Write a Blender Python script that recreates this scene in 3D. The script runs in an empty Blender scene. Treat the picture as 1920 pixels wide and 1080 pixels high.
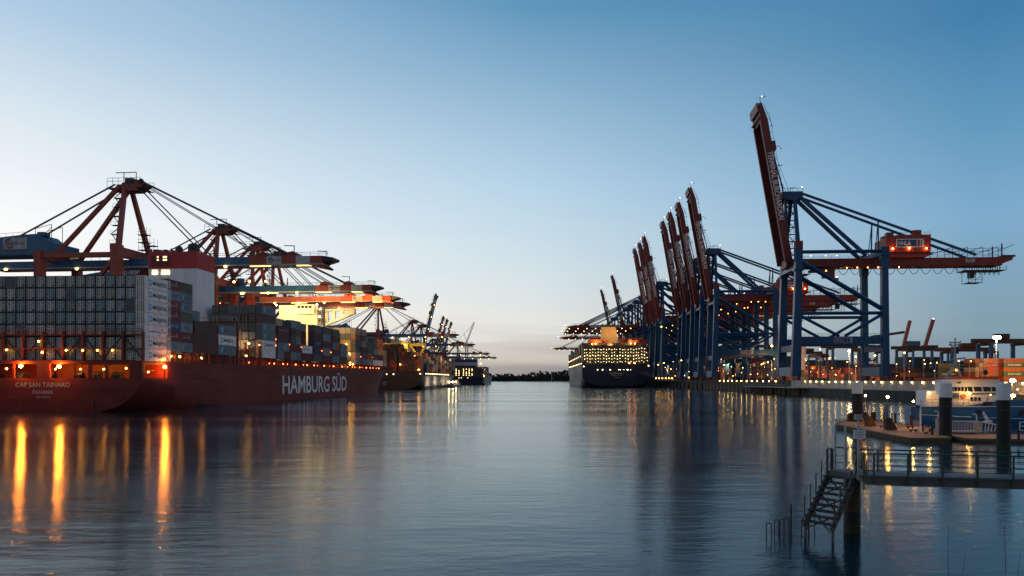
import bpy, math, random
from mathutils import Vector, Matrix
random.seed(7)
S = bpy.context.scene
COL = S.collection
R = math.radians
F, VX, VY, HC = 1440.0, 1000.0, 711.0, 7.0      # focal in px, vanishing point of the basin, camera height

def lin(r, g, b):
    f = lambda c: (c/255/12.92) if c/255 <= .04045 else ((c/255+.055)/1.055)**2.4
    return (f(r), f(g), f(b), 1)

# ------------------------------------------------------------------ materials
MATS = {}
def nodes(name):
    m = bpy.data.materials.new(name); m.use_nodes = True
    nt = m.node_tree
    return m, nt, nt.nodes['Principled BSDF']
def paint(name, c, rough=.5, dirt=.35, scale=.35, metal=0, bump=0, bscale=4, dirtc=None, streak=False, spec=.4, vary=.0):
    m, nt, p = nodes(name)
    tc = nt.nodes.new('ShaderNodeTexCoord')
    mp = nt.nodes.new('ShaderNodeMapping')
    mp.inputs['Scale'].default_value = (1, 1, .18 if streak else 1)
    nt.links.new(tc.outputs['Object'], mp.inputs['Vector'])
    n = nt.nodes.new('ShaderNodeTexNoise'); n.inputs['Scale'].default_value = scale
    n.inputs['Detail'].default_value = 7; n.inputs['Roughness'].default_value = .68
    nt.links.new(mp.outputs['Vector'], n.inputs['Vector'])
    cr = nt.nodes.new('ShaderNodeValToRGB')
    cr.color_ramp.elements[0].position = .36; cr.color_ramp.elements[1].position = .62
    d = dirtc or (c[0]*(1-dirt), c[1]*(1-dirt), c[2]*(1-dirt))
    cr.color_ramp.elements[0].color = (*d[:3], 1); cr.color_ramp.elements[1].color = (*c[:3], 1)
    nt.links.new(n.outputs['Fac'], cr.inputs['Fac'])
    out = cr.outputs['Color']
    if vary:
        oi = nt.nodes.new('ShaderNodeObjectInfo')
        mr = nt.nodes.new('ShaderNodeMapRange'); mr.inputs['To Min'].default_value = 1-vary; mr.inputs['To Max'].default_value = 1+vary*.6
        nt.links.new(oi.outputs['Random'], mr.inputs['Value'])
        vm = nt.nodes.new('ShaderNodeVectorMath'); vm.operation = 'SCALE'
        nt.links.new(out, vm.inputs[0]); nt.links.new(mr.outputs['Result'], vm.inputs['Scale'])
        out = vm.outputs['Vector']
    nt.links.new(out, p.inputs['Base Color'])
    p.inputs['Roughness'].default_value = rough; p.inputs['Metallic'].default_value = metal
    p.inputs['Specular IOR Level'].default_value = spec
    if bump:
        n2 = nt.nodes.new('ShaderNodeTexNoise'); n2.inputs['Scale'].default_value = bscale
        nt.links.new(tc.outputs['Object'], n2.inputs['Vector'])
        b = nt.nodes.new('ShaderNodeBump'); b.inputs['Strength'].default_value = bump; b.inputs['Distance'].default_value = .05
        nt.links.new(n2.outputs['Fac'], b.inputs['Height']); nt.links.new(b.outputs['Normal'], p.inputs['Normal'])
    MATS[name] = m
    return m
def glow(name, c, s):
    m, nt, p = nodes(name)
    p.inputs['Base Color'].default_value = (.8, .8, .8, 1)
    p.inputs['Emission Color'].default_value = (*c, 1); p.inputs['Emission Strength'].default_value = s
    MATS[name] = m
    return m

paint('crane_blue', (.004, .062, .165), .3, .35, .5, streak=True, spec=.28)
paint('house_red', (.26, .028, .018), .5, .25, .4)
paint('crane_red', (.165, .017, .015), .5, .35, .3, streak=True)
paint('euro_red', (.30, .055, .035), .5, .3, .3, streak=True)
paint('euro_blue', (.03, .11, .22), .45, .3, .25, streak=True)
paint('pale_grey', (.42, .44, .46), .5, .25, .5)
paint('white_paint', (.72, .74, .76), .45, .18, .4, streak=True)
paint('dark_steel', (.022, .023, .026), .5, .3, 1)
paint('rope', (.03, .03, .032), .6, .2, 2)
paint('letter_white', (.78, .78, .76), .6, .3, 1.5)
paint('letter_pale', (.42, .41, .40), .6, .5, .9, streak=True)
paint('letter_dark', (.012, .02, .045), .5, .1)
paint('letter_grey', (.13, .18, .22), .5, .1)
paint('star_blue', (.10, .38, .58), .5, .1)
paint('logo_red', (.35, .03, .03), .5, .1)
paint('logo_navy', (.02, .05, .16), .5, .1)
def hull_paint(name, c, rust, seam=.55):
    m, nt, p = nodes(name); N = nt.nodes; L = nt.links
    tc = N.new('ShaderNodeTexCoord'); sp = N.new('ShaderNodeSeparateXYZ'); L.new(tc.outputs['Object'], sp.inputs[0])
    cb = N.new('ShaderNodeCombineXYZ'); ad = N.new('ShaderNodeMath'); ad.operation = 'ADD'; L.new(sp.outputs['X'], ad.inputs[0]); L.new(sp.outputs['Y'], ad.inputs[1])
    L.new(ad.outputs[0], cb.inputs[0]); L.new(sp.outputs['Z'], cb.inputs[1])
    br = N.new('ShaderNodeTexBrick'); br.inputs['Scale'].default_value = 1; br.inputs['Brick Width'].default_value = 9; br.inputs['Row Height'].default_value = 2.4
    br.inputs['Mortar Size'].default_value = .05; br.inputs['Mortar Smooth'].default_value = .6; br.inputs['Bias'].default_value = -.1
    br.inputs['Color1'].default_value = (.82, .82, .82, 1); br.inputs['Color2'].default_value = (1, 1, 1, 1); br.inputs['Mortar'].default_value = (seam, seam, seam, 1)
    L.new(cb.outputs[0], br.inputs['Vector'])
    def noise(sx, sz, det, lo, hi):
        mp = N.new('ShaderNodeMapping'); mp.inputs['Scale'].default_value = (sx, sz, 1); L.new(cb.outputs[0], mp.inputs[0])
        n = N.new('ShaderNodeTexNoise'); n.inputs['Scale'].default_value = 1; n.inputs['Detail'].default_value = det; n.inputs['Roughness'].default_value = .65; L.new(mp.outputs[0], n.inputs[0])
        r = N.new('ShaderNodeMapRange'); r.inputs[1].default_value = lo; r.inputs[2].default_value = hi; L.new(n.outputs['Fac'], r.inputs[0]); return r.outputs[0]
    def mixc(f, a, b, bt='MIX'):
        n = N.new('ShaderNodeMix'); n.data_type = 'RGBA'; n.blend_type = bt
        for i, v in ((0, f), (6, a), (7, b)):
            if isinstance(v, tuple): n.inputs[i].default_value = (*v[:3], 1)
            elif isinstance(v, (int, float)): n.inputs[i].default_value = v
            else: L.new(v, n.inputs[i])
        return n.outputs[2]
    c1 = mixc(noise(.08, .35, 6, .35, .68), tuple(x*.62 for x in c), c)
    c1 = mixc(1.0, c1, br.outputs['Color'], 'MULTIPLY')
    st = noise(.9, .06, 4, .60, .74)
    c1 = mixc(st, c1, rust)
    sc = noise(.05, 2.2, 5, .62, .72)
    c1 = mixc(sc, c1, tuple(min(1, x*1.7+.02) for x in c))
    L.new(c1, p.inputs['Base Color']); p.inputs['Roughness'].default_value = .55; p.inputs['Specular IOR Level'].default_value = .15
    b = N.new('ShaderNodeBump'); b.inputs['Strength'].default_value = .35; b.inputs['Distance'].default_value = .08
    L.new(noise(.22, .3, 2, .2, .8), b.inputs['Height']); L.new(b.outputs['Normal'], p.inputs['Normal'])
    MATS[name] = m
hull_paint('hull_red', (.21, .042, .034), (.10, .046, .03), .4)
paint('algae', (.022, .032, .016), .8, .5, 2, bump=.5)
paint('hull_boot', (.035, .008, .008), .6, .4, .3)
paint('ship_red', (.17, .022, .016), .5, .3, .4)
paint('funnel_red', (.42, .025, .032), .45, .2, .3)
paint('cream', (.74, .66, .46), .5, .15, .3, streak=True)
paint('hull_black', (.014, .016, .018), .45, .3, .2)
paint('hull_sky_sheen', (.13, .115, .115), .5, .3, .15, streak=True)
paint('hull_grey', (.3, .25, .22), .5, .3, .15, streak=True)
paint('hull_navy', (.008, .017, .048), .4, .3, .12, streak=True, spec=.25)
paint('funnel_buff', (.55, .36, .13), .5, .2, .3, streak=True)
paint('house_yellow', (.55, .42, .06), .5, .2, .3)
paint('house_green', (.10, .13, .08), .5, .2, .3)
paint('concrete', (.40, .37, .32), .85, .4, .25, bump=.4, streak=True)
paint('quay_stone', (.055, .05, .043), .9, .5, .5, bump=.8, streak=True)
paint('timber', (.11, .085, .05), .85, .5, .8, bump=.5)
paint('asphalt', (.06, .058, .055), .9, .3, .1)
paint('soil', (.035, .035, .03), .95, .4, .3)
paint('deck_wood', (.34, .20, .09), .8, .45, .6, bump=.4)
paint('pile_white', (.62, .64, .68), .5, .15, .6)
paint('pile_black', (.011, .011, .012), .7, .4, .8, bump=.4)
paint('boat_blue', (.02, .12, .27), .3, .2, .5)
paint('boat_white', (.74, .76, .78), .4, .12, .6)
paint('boat_orange', (.55, .07, .02), .5, .2, .6)
paint('glass_dark', (.012, .014, .017), .08, .1)
paint('rail_green', (.025, .052, .046), .5, .4, 3)
paint('gang_steel', (.085, .09, .09), .55, .4, 1.2)
paint('step_wood', (.03, .029, .027), .8, .4, 2, bump=.4)
paint('galv', (.30, .32, .33), .45, .3, 2, metal=.3)
paint('ring_orange', (.65, .10, .02), .5, .1)
paint('rust', (.10, .045, .022), .8, .5, 1.5, bump=.3)
paint('leaf_hazed', (.045, .045, .043), .9, .4, .05)  # greyed leaf tone, distance haze put into the colour
paint('bark', (.03, .022, .016), .9, .3, 8)
CC = dict(white=(.82, .80, .76), reefer=(.58, .66, .64), reeferb=(.72, .75, .71), reeferc=(.36, .48, .51), reeferd=(.46, .51, .44), maersk=(.17, .225, .25), red=(.17, .028, .026), brown=(.085, .035, .026),
          dred=(.10, .02, .024), blue=(.03, .075, .17), navy=(.02, .035, .07), dgrey=(.085, .09, .09), green=(.05, .13, .05), dgreen=(.035, .06, .035),
          orange=(.42, .11, .025), rorange=(.45, .06, .025), beige=(.42, .34, .22), pink=(.45, .28, .22), yellow=(.45, .33, .08), olive=(.10, .10, .06))
for k, c in CC.items():
    paint('box_'+k, c, .5, .3, .45, vary=.22 if k != 'white' else .08, dirtc=(c[0]*.7+.01, c[1]*.62+.006, c[2]*.58+.004))
paint('box_gap', (.03, .033, .035), .7, .2)
glow('sodium_big', (1, .25, .02), 800)
glow('sodium', (1, .34, .04), 55)
glow('sodium_red', (1, .16, .03), 16)
glow('lamp_warm', (1, .42, .055), 40)
glow('lamp_wall', (1, .55, .13), 42)
glow('lamp_cream', (1, .70, .28), 8)
glow('lamp_small', (1, .45, .1), 10)
glow('lamp_white', (1, .72, .3), 45)
glow('flood', (1, .55, .16), 600)
glow('lamp_bright', (1, .47, .09), 330)
glow('lamp_dot', (1, .85, .7), 5)
glow('lamp_pinkred', (1, .45, .4), 9)
glow('lamp_red', (1, .10, .08), 20)
glow('strip', (1, .58, .16), 3.5)
glow('window_lit', (1, .72, .32), 2.2)

# ------------------------------------------------------------------ mesh collector
TEXTS = {}
def text_mesh(s):
    if s not in TEXTS:
        cu = bpy.data.curves.new('t', 'FONT'); cu.body = s; cu.resolution_u = 3; cu.offset = .012
        o = bpy.data.objects.new('t', cu); COL.objects.link(o)
        me = bpy.data.meshes.new_from_object(o)
        vs = [(v.co.x, v.co.y) for v in me.vertices]; fs = [tuple(p.vertices) for p in me.polygons]
        bpy.data.objects.remove(o); bpy.data.curves.remove(cu); bpy.data.meshes.remove(me)
        x0 = min(v[0] for v in vs); x1 = max(v[0] for v in vs); y0 = min(v[1] for v in vs); y1 = max(v[1] for v in vs)
        TEXTS[s] = ([((a-x0)/(x1-x0), (b-y0)/(y1-y0)) for a, b in vs], fs)
    return TEXTS[s]

class MB:
    def __init__(s, mat=None):
        s.v = []; s.f = []; s.mi = []; s.ms = []; s.d = mat
    def _m(s, m):
        m = m or s.d
        if m not in s.ms: s.ms.append(m)
        return s.ms.index(m)
    def face(s, pts, m=None):
        n = len(s.v); s.v += [tuple(p) for p in pts]; s.f.append(tuple(range(n, n+len(pts)))); s.mi.append(s._m(m))
    def grid(s, rings, m=None, close=False):
        n = len(s.v); k = len(rings[0]); i = s._m(m)
        for r in rings: s.v += [tuple(p) for p in r]
        for a in range(len(rings)-1):
            for b in range(k if close else k-1):
                c = (b+1) % k
                s.f.append((n+a*k+b, n+a*k+c, n+(a+1)*k+c, n+(a+1)*k+b)); s.mi.append(i)
        return n
    def hexa(s, p, m=None):
        n = len(s.v); s.v += [tuple(q) for q in p]; i = s._m(m)
        for f in ((3, 2, 1, 0), (4, 5, 6, 7), (0, 1, 5, 4), (1, 2, 6, 5), (2, 3, 7, 6), (3, 0, 4, 7)):
            s.f.append(tuple(n+k for k in f)); s.mi.append(i)
    def box(s, x0, y0, z0, x1, y1, z1, m=None):
        s.hexa([(x0, y0, z0), (x1, y0, z0), (x1, y1, z0), (x0, y1, z0), (x0, y0, z1), (x1, y0, z1), (x1, y1, z1), (x0, y1, z1)], m)
    def bar(s, p, q, w, h=None, m=None, w2=None, h2=None):
        p = Vector(p); q = Vector(q); h = h or w; w2 = w2 or w; h2 = h2 or h
        d = (q-p).normalized()
        up = Vector((0, 0, 1)) if abs(d.z) < .95 else Vector((1, 0, 0))
        a = d.cross(up).normalized(); b = a.cross(d).normalized()
        s.hexa([p-a*w/2-b*h/2, p+a*w/2-b*h/2, p+a*w/2+b*h/2, p-a*w/2+b*h/2,
                q-a*w2/2-b*h2/2, q+a*w2/2-b*h2/2, q+a*w2/2+b*h2/2, q-a*w2/2+b*h2/2], m)
    def tube(s, p, q, r, m=None, n=6, r2=None):
        p = Vector(p); q = Vector(q); r2 = r if r2 is None else r2
        d = (q-p).normalized(); up = Vector((0, 0, 1)) if abs(d.z) < .95 else Vector((1, 0, 0))
        a = d.cross(up).normalized(); b = a.cross(d)
        c = [(math.cos(2*math.pi*k/n), math.sin(2*math.pi*k/n)) for k in range(n)]
        r0 = [p+a*x*r+b*y*r for x, y in c]; r1 = [q+a*x*r2+b*y*r2 for x, y in c]
        s.grid([r0, r1], m, True); s.face(r0, m); s.face(r1[::-1], m)
    def path(s, pts, r, m=None, n=5):
        for a, b in zip(pts, pts[1:]): s.tube(a, b, r, m, n)
    def ball(s, c, r, m=None, nu=10, nv=6, sz=1):
        c = Vector(c); rings = []
        for j in range(nv+1):
            t = math.pi*j/nv
            rings.append([c+Vector((r*math.sin(t)*math.cos(2*math.pi*k/nu), r*math.sin(t)*math.sin(2*math.pi*k/nu), r*sz*math.cos(t))) for k in range(nu)])
        s.grid(rings, m, True)
    def prism(s, pts, off, m=None):
        off = Vector(off); a = [Vector(p) for p in pts]; b = [p+off for p in a]
        s.grid([a+[a[0]], b+[b[0]]], m); s.face(a[::-1], m); s.face(b, m)
    def text(s, t, o, xd, yd, w, h, m):
        vs, fs = text_mesh(t); o = Vector(o); xd = Vector(xd)*w; yd = Vector(yd)*h
        n = len(s.v); i = s._m(m)
        s.v += [tuple(o+xd*a+yd*b) for a, b in vs]
        for f in fs: s.f.append(tuple(n+k for k in f)); s.mi.append(i)
    def mesh(s, name, smooth=None):
        me = bpy.data.meshes.new(name)
        me.from_pydata(s.v, [], s.f)
        for m in s.ms: me.materials.append(MATS[m])
        me.polygons.foreach_set('material_index', s.mi)
        if smooth:
            me.polygons.foreach_set('use_smooth', [True]*len(s.f))
            me.validate(); me.update(); me.set_sharp_from_angle(angle=R(smooth))
        me.update()
        return me
    def build(s, name, parent=None, loc=None, rot=None, smooth=None):
        return put(name, s.mesh(name, smooth), parent, loc, rot)

def put(name, me, parent=None, loc=None, rot=None):
    o = bpy.data.objects.new(name, me); COL.objects.link(o)
    if parent: o.parent = parent
    if loc: o.location = loc
    if rot: o.rotation_euler = rot
    return o
def tag(o, label=None, cat=None, group=None, kind=None):
    if label: o['label'] = label
    if cat: o['category'] = cat
    if group: o['group'] = group
    if kind: o['kind'] = kind
    return o
def thing(name, label, cat, loc=(0, 0, 0), rz=0, group=None):
    o = bpy.data.objects.new(name, None); COL.objects.link(o); o.empty_display_size = .5
    o.location = loc; o.rotation_euler = (0, 0, rz)
    return tag(o, label, cat, group)
KIDS = {}
def kids(o):
    return [c for c in bpy.data.objects if c.parent == o]
def copy_tree(o, parent=None):
    c = o.copy(); COL.objects.link(c)
    if parent: c.parent = parent
    for ch in kids(o): copy_tree(ch, c)
    return c
LAMPM = {}
def lamp_mesh(r, mat, sz=.8):
    k = (r, mat, sz)
    if k not in LAMPM:
        b = MB(mat); b.ball((0, 0, 0), r, mat, 8, 5, sz); LAMPM[k] = b.mesh('lamp')
    return LAMPM[k]
def lamp(parent, loc, r, mat, sz=.8):
    return put('lamp', lamp_mesh(r, mat, sz), parent, loc)
def light(loc, power, color=(1, .6, .25), r=.4, parent=None, d=(0, 1, -.12)):
    l = bpy.data.lights.new('unseen_spot', 'SPOT'); l.energy = power; l.color = color; l.shadow_soft_size = r; l.spot_size = R(150); l.spot_blend = .6  # unseen spot added to light nearby surfaces; visible lamps are separate glowing meshes
    o = bpy.data.objects.new('unseen_spot', l); COL.objects.link(o); o.location = loc
    o.rotation_euler = Vector(d).to_track_quat('-Z', 'Y').to_euler()
    if parent: o.parent = parent
    return o
ORD = ['', 'first', 'second', 'third', 'fourth', 'fifth', 'sixth', 'seventh', 'eighth', 'ninth', 'tenth', 'eleventh', 'twelfth', 'thirteenth', 'fourteenth', 'fifteenth',
       'sixteenth', 'seventeenth', 'eighteenth', 'nineteenth', 'twentieth'] 
ORD += ['twenty-'+o for o in ORD[1:10]] + ['thirtieth'] + ['thirty-'+o for o in ORD[1:10]] + ['fortieth'] + ['forty-'+o for o in ORD[1:10]]

# ------------------------------------------------------------------ camera, sky, sun
cam = bpy.data.cameras.new('Camera'); camo = bpy.data.objects.new('Camera', cam); COL.objects.link(camo)
camo.location = (0, 0, HC); camo.rotation_euler = (R(90), 0, 0)
cam.sensor_width = 36; cam.lens = F/1920*36; cam.shift_x = (960-VX)/1920; cam.shift_y = (VY-540)/1920
cam.clip_start = .1; cam.clip_end = 30000
S.camera = camo
w = bpy.data.worlds.new('World'); S.world = w; w.use_nodes = True
nt = w.node_tree; N = nt.nodes; L = nt.links; N.clear()
out = N.new('ShaderNodeOutputWorld'); bg = N.new('ShaderNodeBackground'); L.new(bg.outputs[0], out.inputs[0])
tc = N.new('ShaderNodeTexCoord'); sx = N.new('ShaderNodeSeparateXYZ'); L.new(tc.outputs['Generated'], sx.inputs[0])
def math_(op, a, b=None, clamp=False):
    n = N.new('ShaderNodeMath'); n.operation = op; n.use_clamp = clamp
    for i, v in enumerate((a, b)):
        if v is None: continue
        if isinstance(v, (int, float)): n.inputs[i].default_value = v
        else: L.new(v, n.inputs[i])
    return n.outputs[0]
# a little cloud streaking near the horizon
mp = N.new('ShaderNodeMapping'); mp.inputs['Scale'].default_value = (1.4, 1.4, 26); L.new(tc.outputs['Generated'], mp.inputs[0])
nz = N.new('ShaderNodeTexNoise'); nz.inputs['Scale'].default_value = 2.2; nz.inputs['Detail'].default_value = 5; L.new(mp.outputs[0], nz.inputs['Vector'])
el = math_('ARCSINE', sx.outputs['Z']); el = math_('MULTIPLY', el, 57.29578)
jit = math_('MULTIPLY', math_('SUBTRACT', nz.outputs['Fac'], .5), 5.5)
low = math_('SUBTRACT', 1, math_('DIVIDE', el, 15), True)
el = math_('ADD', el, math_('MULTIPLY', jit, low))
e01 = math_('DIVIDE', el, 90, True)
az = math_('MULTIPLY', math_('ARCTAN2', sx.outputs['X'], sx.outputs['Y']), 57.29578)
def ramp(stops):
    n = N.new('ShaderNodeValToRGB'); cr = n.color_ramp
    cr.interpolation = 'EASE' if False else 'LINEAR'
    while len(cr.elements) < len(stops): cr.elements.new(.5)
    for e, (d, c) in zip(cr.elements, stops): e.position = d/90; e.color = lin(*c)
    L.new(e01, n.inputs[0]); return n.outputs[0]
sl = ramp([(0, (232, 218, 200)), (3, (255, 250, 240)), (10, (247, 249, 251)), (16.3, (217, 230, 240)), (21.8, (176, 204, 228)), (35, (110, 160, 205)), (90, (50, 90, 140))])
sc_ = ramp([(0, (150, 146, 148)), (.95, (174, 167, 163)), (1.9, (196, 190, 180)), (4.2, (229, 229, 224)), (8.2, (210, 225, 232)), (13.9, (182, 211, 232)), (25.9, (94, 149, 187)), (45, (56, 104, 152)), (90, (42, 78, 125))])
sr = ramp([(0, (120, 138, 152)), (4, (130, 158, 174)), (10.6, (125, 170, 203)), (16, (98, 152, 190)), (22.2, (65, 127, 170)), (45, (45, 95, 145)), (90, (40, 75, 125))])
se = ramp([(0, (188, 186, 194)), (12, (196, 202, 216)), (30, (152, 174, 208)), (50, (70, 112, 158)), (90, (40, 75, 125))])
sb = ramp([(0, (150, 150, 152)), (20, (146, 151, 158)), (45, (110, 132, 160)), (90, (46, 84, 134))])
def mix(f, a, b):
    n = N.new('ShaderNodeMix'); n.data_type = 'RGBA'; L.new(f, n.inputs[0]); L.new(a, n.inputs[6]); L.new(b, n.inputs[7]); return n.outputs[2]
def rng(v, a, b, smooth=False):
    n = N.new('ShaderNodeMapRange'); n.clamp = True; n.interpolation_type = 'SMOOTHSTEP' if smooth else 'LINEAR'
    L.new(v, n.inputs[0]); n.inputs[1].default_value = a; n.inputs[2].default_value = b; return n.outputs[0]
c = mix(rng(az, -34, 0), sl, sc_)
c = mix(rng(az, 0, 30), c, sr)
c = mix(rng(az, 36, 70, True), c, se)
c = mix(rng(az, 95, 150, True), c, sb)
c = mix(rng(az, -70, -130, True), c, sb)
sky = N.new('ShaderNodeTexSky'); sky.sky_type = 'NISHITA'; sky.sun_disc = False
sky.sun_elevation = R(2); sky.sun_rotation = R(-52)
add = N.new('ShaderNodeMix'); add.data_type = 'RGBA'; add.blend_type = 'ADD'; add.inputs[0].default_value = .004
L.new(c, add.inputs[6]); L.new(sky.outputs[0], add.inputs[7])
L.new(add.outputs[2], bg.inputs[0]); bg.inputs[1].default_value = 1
sun = bpy.data.lights.new('Sun', 'SUN'); sun.energy = .3; sun.angle = R(14); sun.color = (.92, .96, 1)
suno = bpy.data.objects.new('Sun', sun); COL.objects.link(suno)
dv = Vector((math.sin(R(-52))*math.cos(R(4)), math.cos(R(-52))*math.cos(R(4)), math.sin(R(4))))
suno.rotation_euler = dv.to_track_quat('Z', 'Y').to_euler()
S.view_settings.view_transform = 'Standard'; S.view_settings.look = 'None'; S.view_settings.exposure = 0; S.view_settings.gamma = 1
S.cycles.use_denoising = True; S.cycles.denoiser = 'OPENIMAGEDENOISE'; S.cycles.denoising_prefilter = 'ACCURATE'
S.cycles.sample_clamp_indirect = 6; S.cycles.sample_clamp_direct = 0
S.cycles.max_bounces = 6; S.cycles.use_light_tree = True; S.cycles.caustics_reflective = False

# ------------------------------------------------------------------ water and ground
def water_mat():
    m, nt, p = nodes('water')
    L = nt.links; N = nt.nodes
    nt.nodes.remove(p)
    df = N.new('ShaderNodeBsdfDiffuse'); df.inputs['Color'].default_value = (.004, .022, .032, 1)
    p = N.new('ShaderNodeBsdfGlossy'); p.inputs['Color'].default_value = (.86, .955, 1, 1)
    fr = N.new('ShaderNodeFresnel'); fr.inputs['IOR'].default_value = 1.23; mx = N.new('ShaderNodeMixShader')
    L.new(fr.outputs[0], mx.inputs[0]); L.new(df.outputs[0], mx.inputs[1]); L.new(p.outputs[0], mx.inputs[2]); L.new(mx.outputs[0], N['Material Output'].inputs['Surface'])
    tc = N.new('ShaderNodeTexCoord')
    def nz(sx, sy, sc, det):
        mp = N.new('ShaderNodeMapping'); mp.inputs['Scale'].default_value = (sx, sy, 1); L.new(tc.outputs['Object'], mp.inputs[0])
        n = N.new('ShaderNodeTexNoise'); n.inputs['Scale'].default_value = sc; n.inputs['Detail'].default_value = det
        L.new(mp.outputs[0], n.inputs['Vector']); return n.outputs['Fac']
    b = N.new('ShaderNodeBump'); b.inputs['Strength'].default_value = .2; b.inputs['Distance'].default_value = .12
    L.new(nz(.55, 1.3, 1.1, 4), b.inputs['Height'])
    b2 = N.new('ShaderNodeBump'); b2.inputs['Strength'].default_value = .15; b2.inputs['Distance'].default_value = .42
    L.new(nz(.5, 1.6, .16, 3), b2.inputs['Height']); L.new(b2.outputs['Normal'], b.inputs['Normal'])
    b3 = N.new('ShaderNodeBump'); b3.inputs['Strength'].default_value = .3; b3.inputs['Distance'].default_value = .025
    L.new(nz(.6, 1.2, 5.5, 3), b3.inputs['Height']); L.new(b3.outputs['Normal'], b2.inputs['Normal'])
    L.new(b.outputs['Normal'], p.inputs['Normal']); L.new(b.outputs['Normal'], fr.inputs['Normal'])
    # calm slicks and wind-ruffled bands
    mr = N.new('ShaderNodeMapRange'); mr.inputs[1].default_value = .38; mr.inputs[2].default_value = .64; mr.inputs[3].default_value = .075; mr.inputs[4].default_value = .15
    L.new(nz(.12, 1, .035, 4), mr.inputs[0]); sp = N.new('ShaderNodeSeparateXYZ'); L.new(tc.outputs['Object'], sp.inputs[0])
    m2 = N.new('ShaderNodeMapRange'); m2.inputs[1].default_value = 130; m2.inputs[2].default_value = 32; m2.inputs[3].default_value = 0; m2.inputs[4].default_value = .015
    L.new(sp.outputs['Y'], m2.inputs[0]); ad = N.new('ShaderNodeMath'); L.new(mr.outputs[0], ad.inputs[0]); L.new(m2.outputs[0], ad.inputs[1])
    L.new(ad.outputs[0], p.inputs['Roughness'])
    MATS['water'] = m
water_mat()
b = MB('water'); b.face([(-4000, -300, 0), (4000, -300, 0), (4000, 6000, 0), (-4000, 6000, 0)]); tag(b.build('water'), kind='structure')
XQ = 115.0
b = MB('asphalt'); b.box(XQ+2.2, 120, -4, 2500, 2300, 6.0); tag(b.build('quay_ground'), 'dark asphalt quay ground under the blue cranes', kind='structure')
b = MB('quay_stone'); b.box(109, 660, -4, XQ+2.19, 2290, 5.98); tag(b.build('quay_ground'), 'stone quay apron carrying the farther blue cranes', kind='structure')
b = MB('asphalt'); b.box(-2500, 60, -4, -133, 2300, 6.0); tag(b.build('quay_ground'), 'dark asphalt quay ground behind the moored ships', kind='structure')
b = MB('soil'); b.box(-3500, 2500, -4, 3500, 4200, 2.2); tag(b.build('ground'), 'low dark far bank across the basin', kind='structure')
b = MB('soil'); b.prism([(-6, -20, -2), (14, -20, -2), (14, 9.4, -2), (-6, 9.4, -2)], (0, 0, 5)); tag(b.build('ground'), 'grassy bank at the near shore', kind='structure')
# ------------------------------------------------------------------ blue quay cranes (right)
G, HV = 37.5, 12.5
def lamp_list(root, pts, r, mat):
    for p in pts: lamp(root, p, r, mat)

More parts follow.
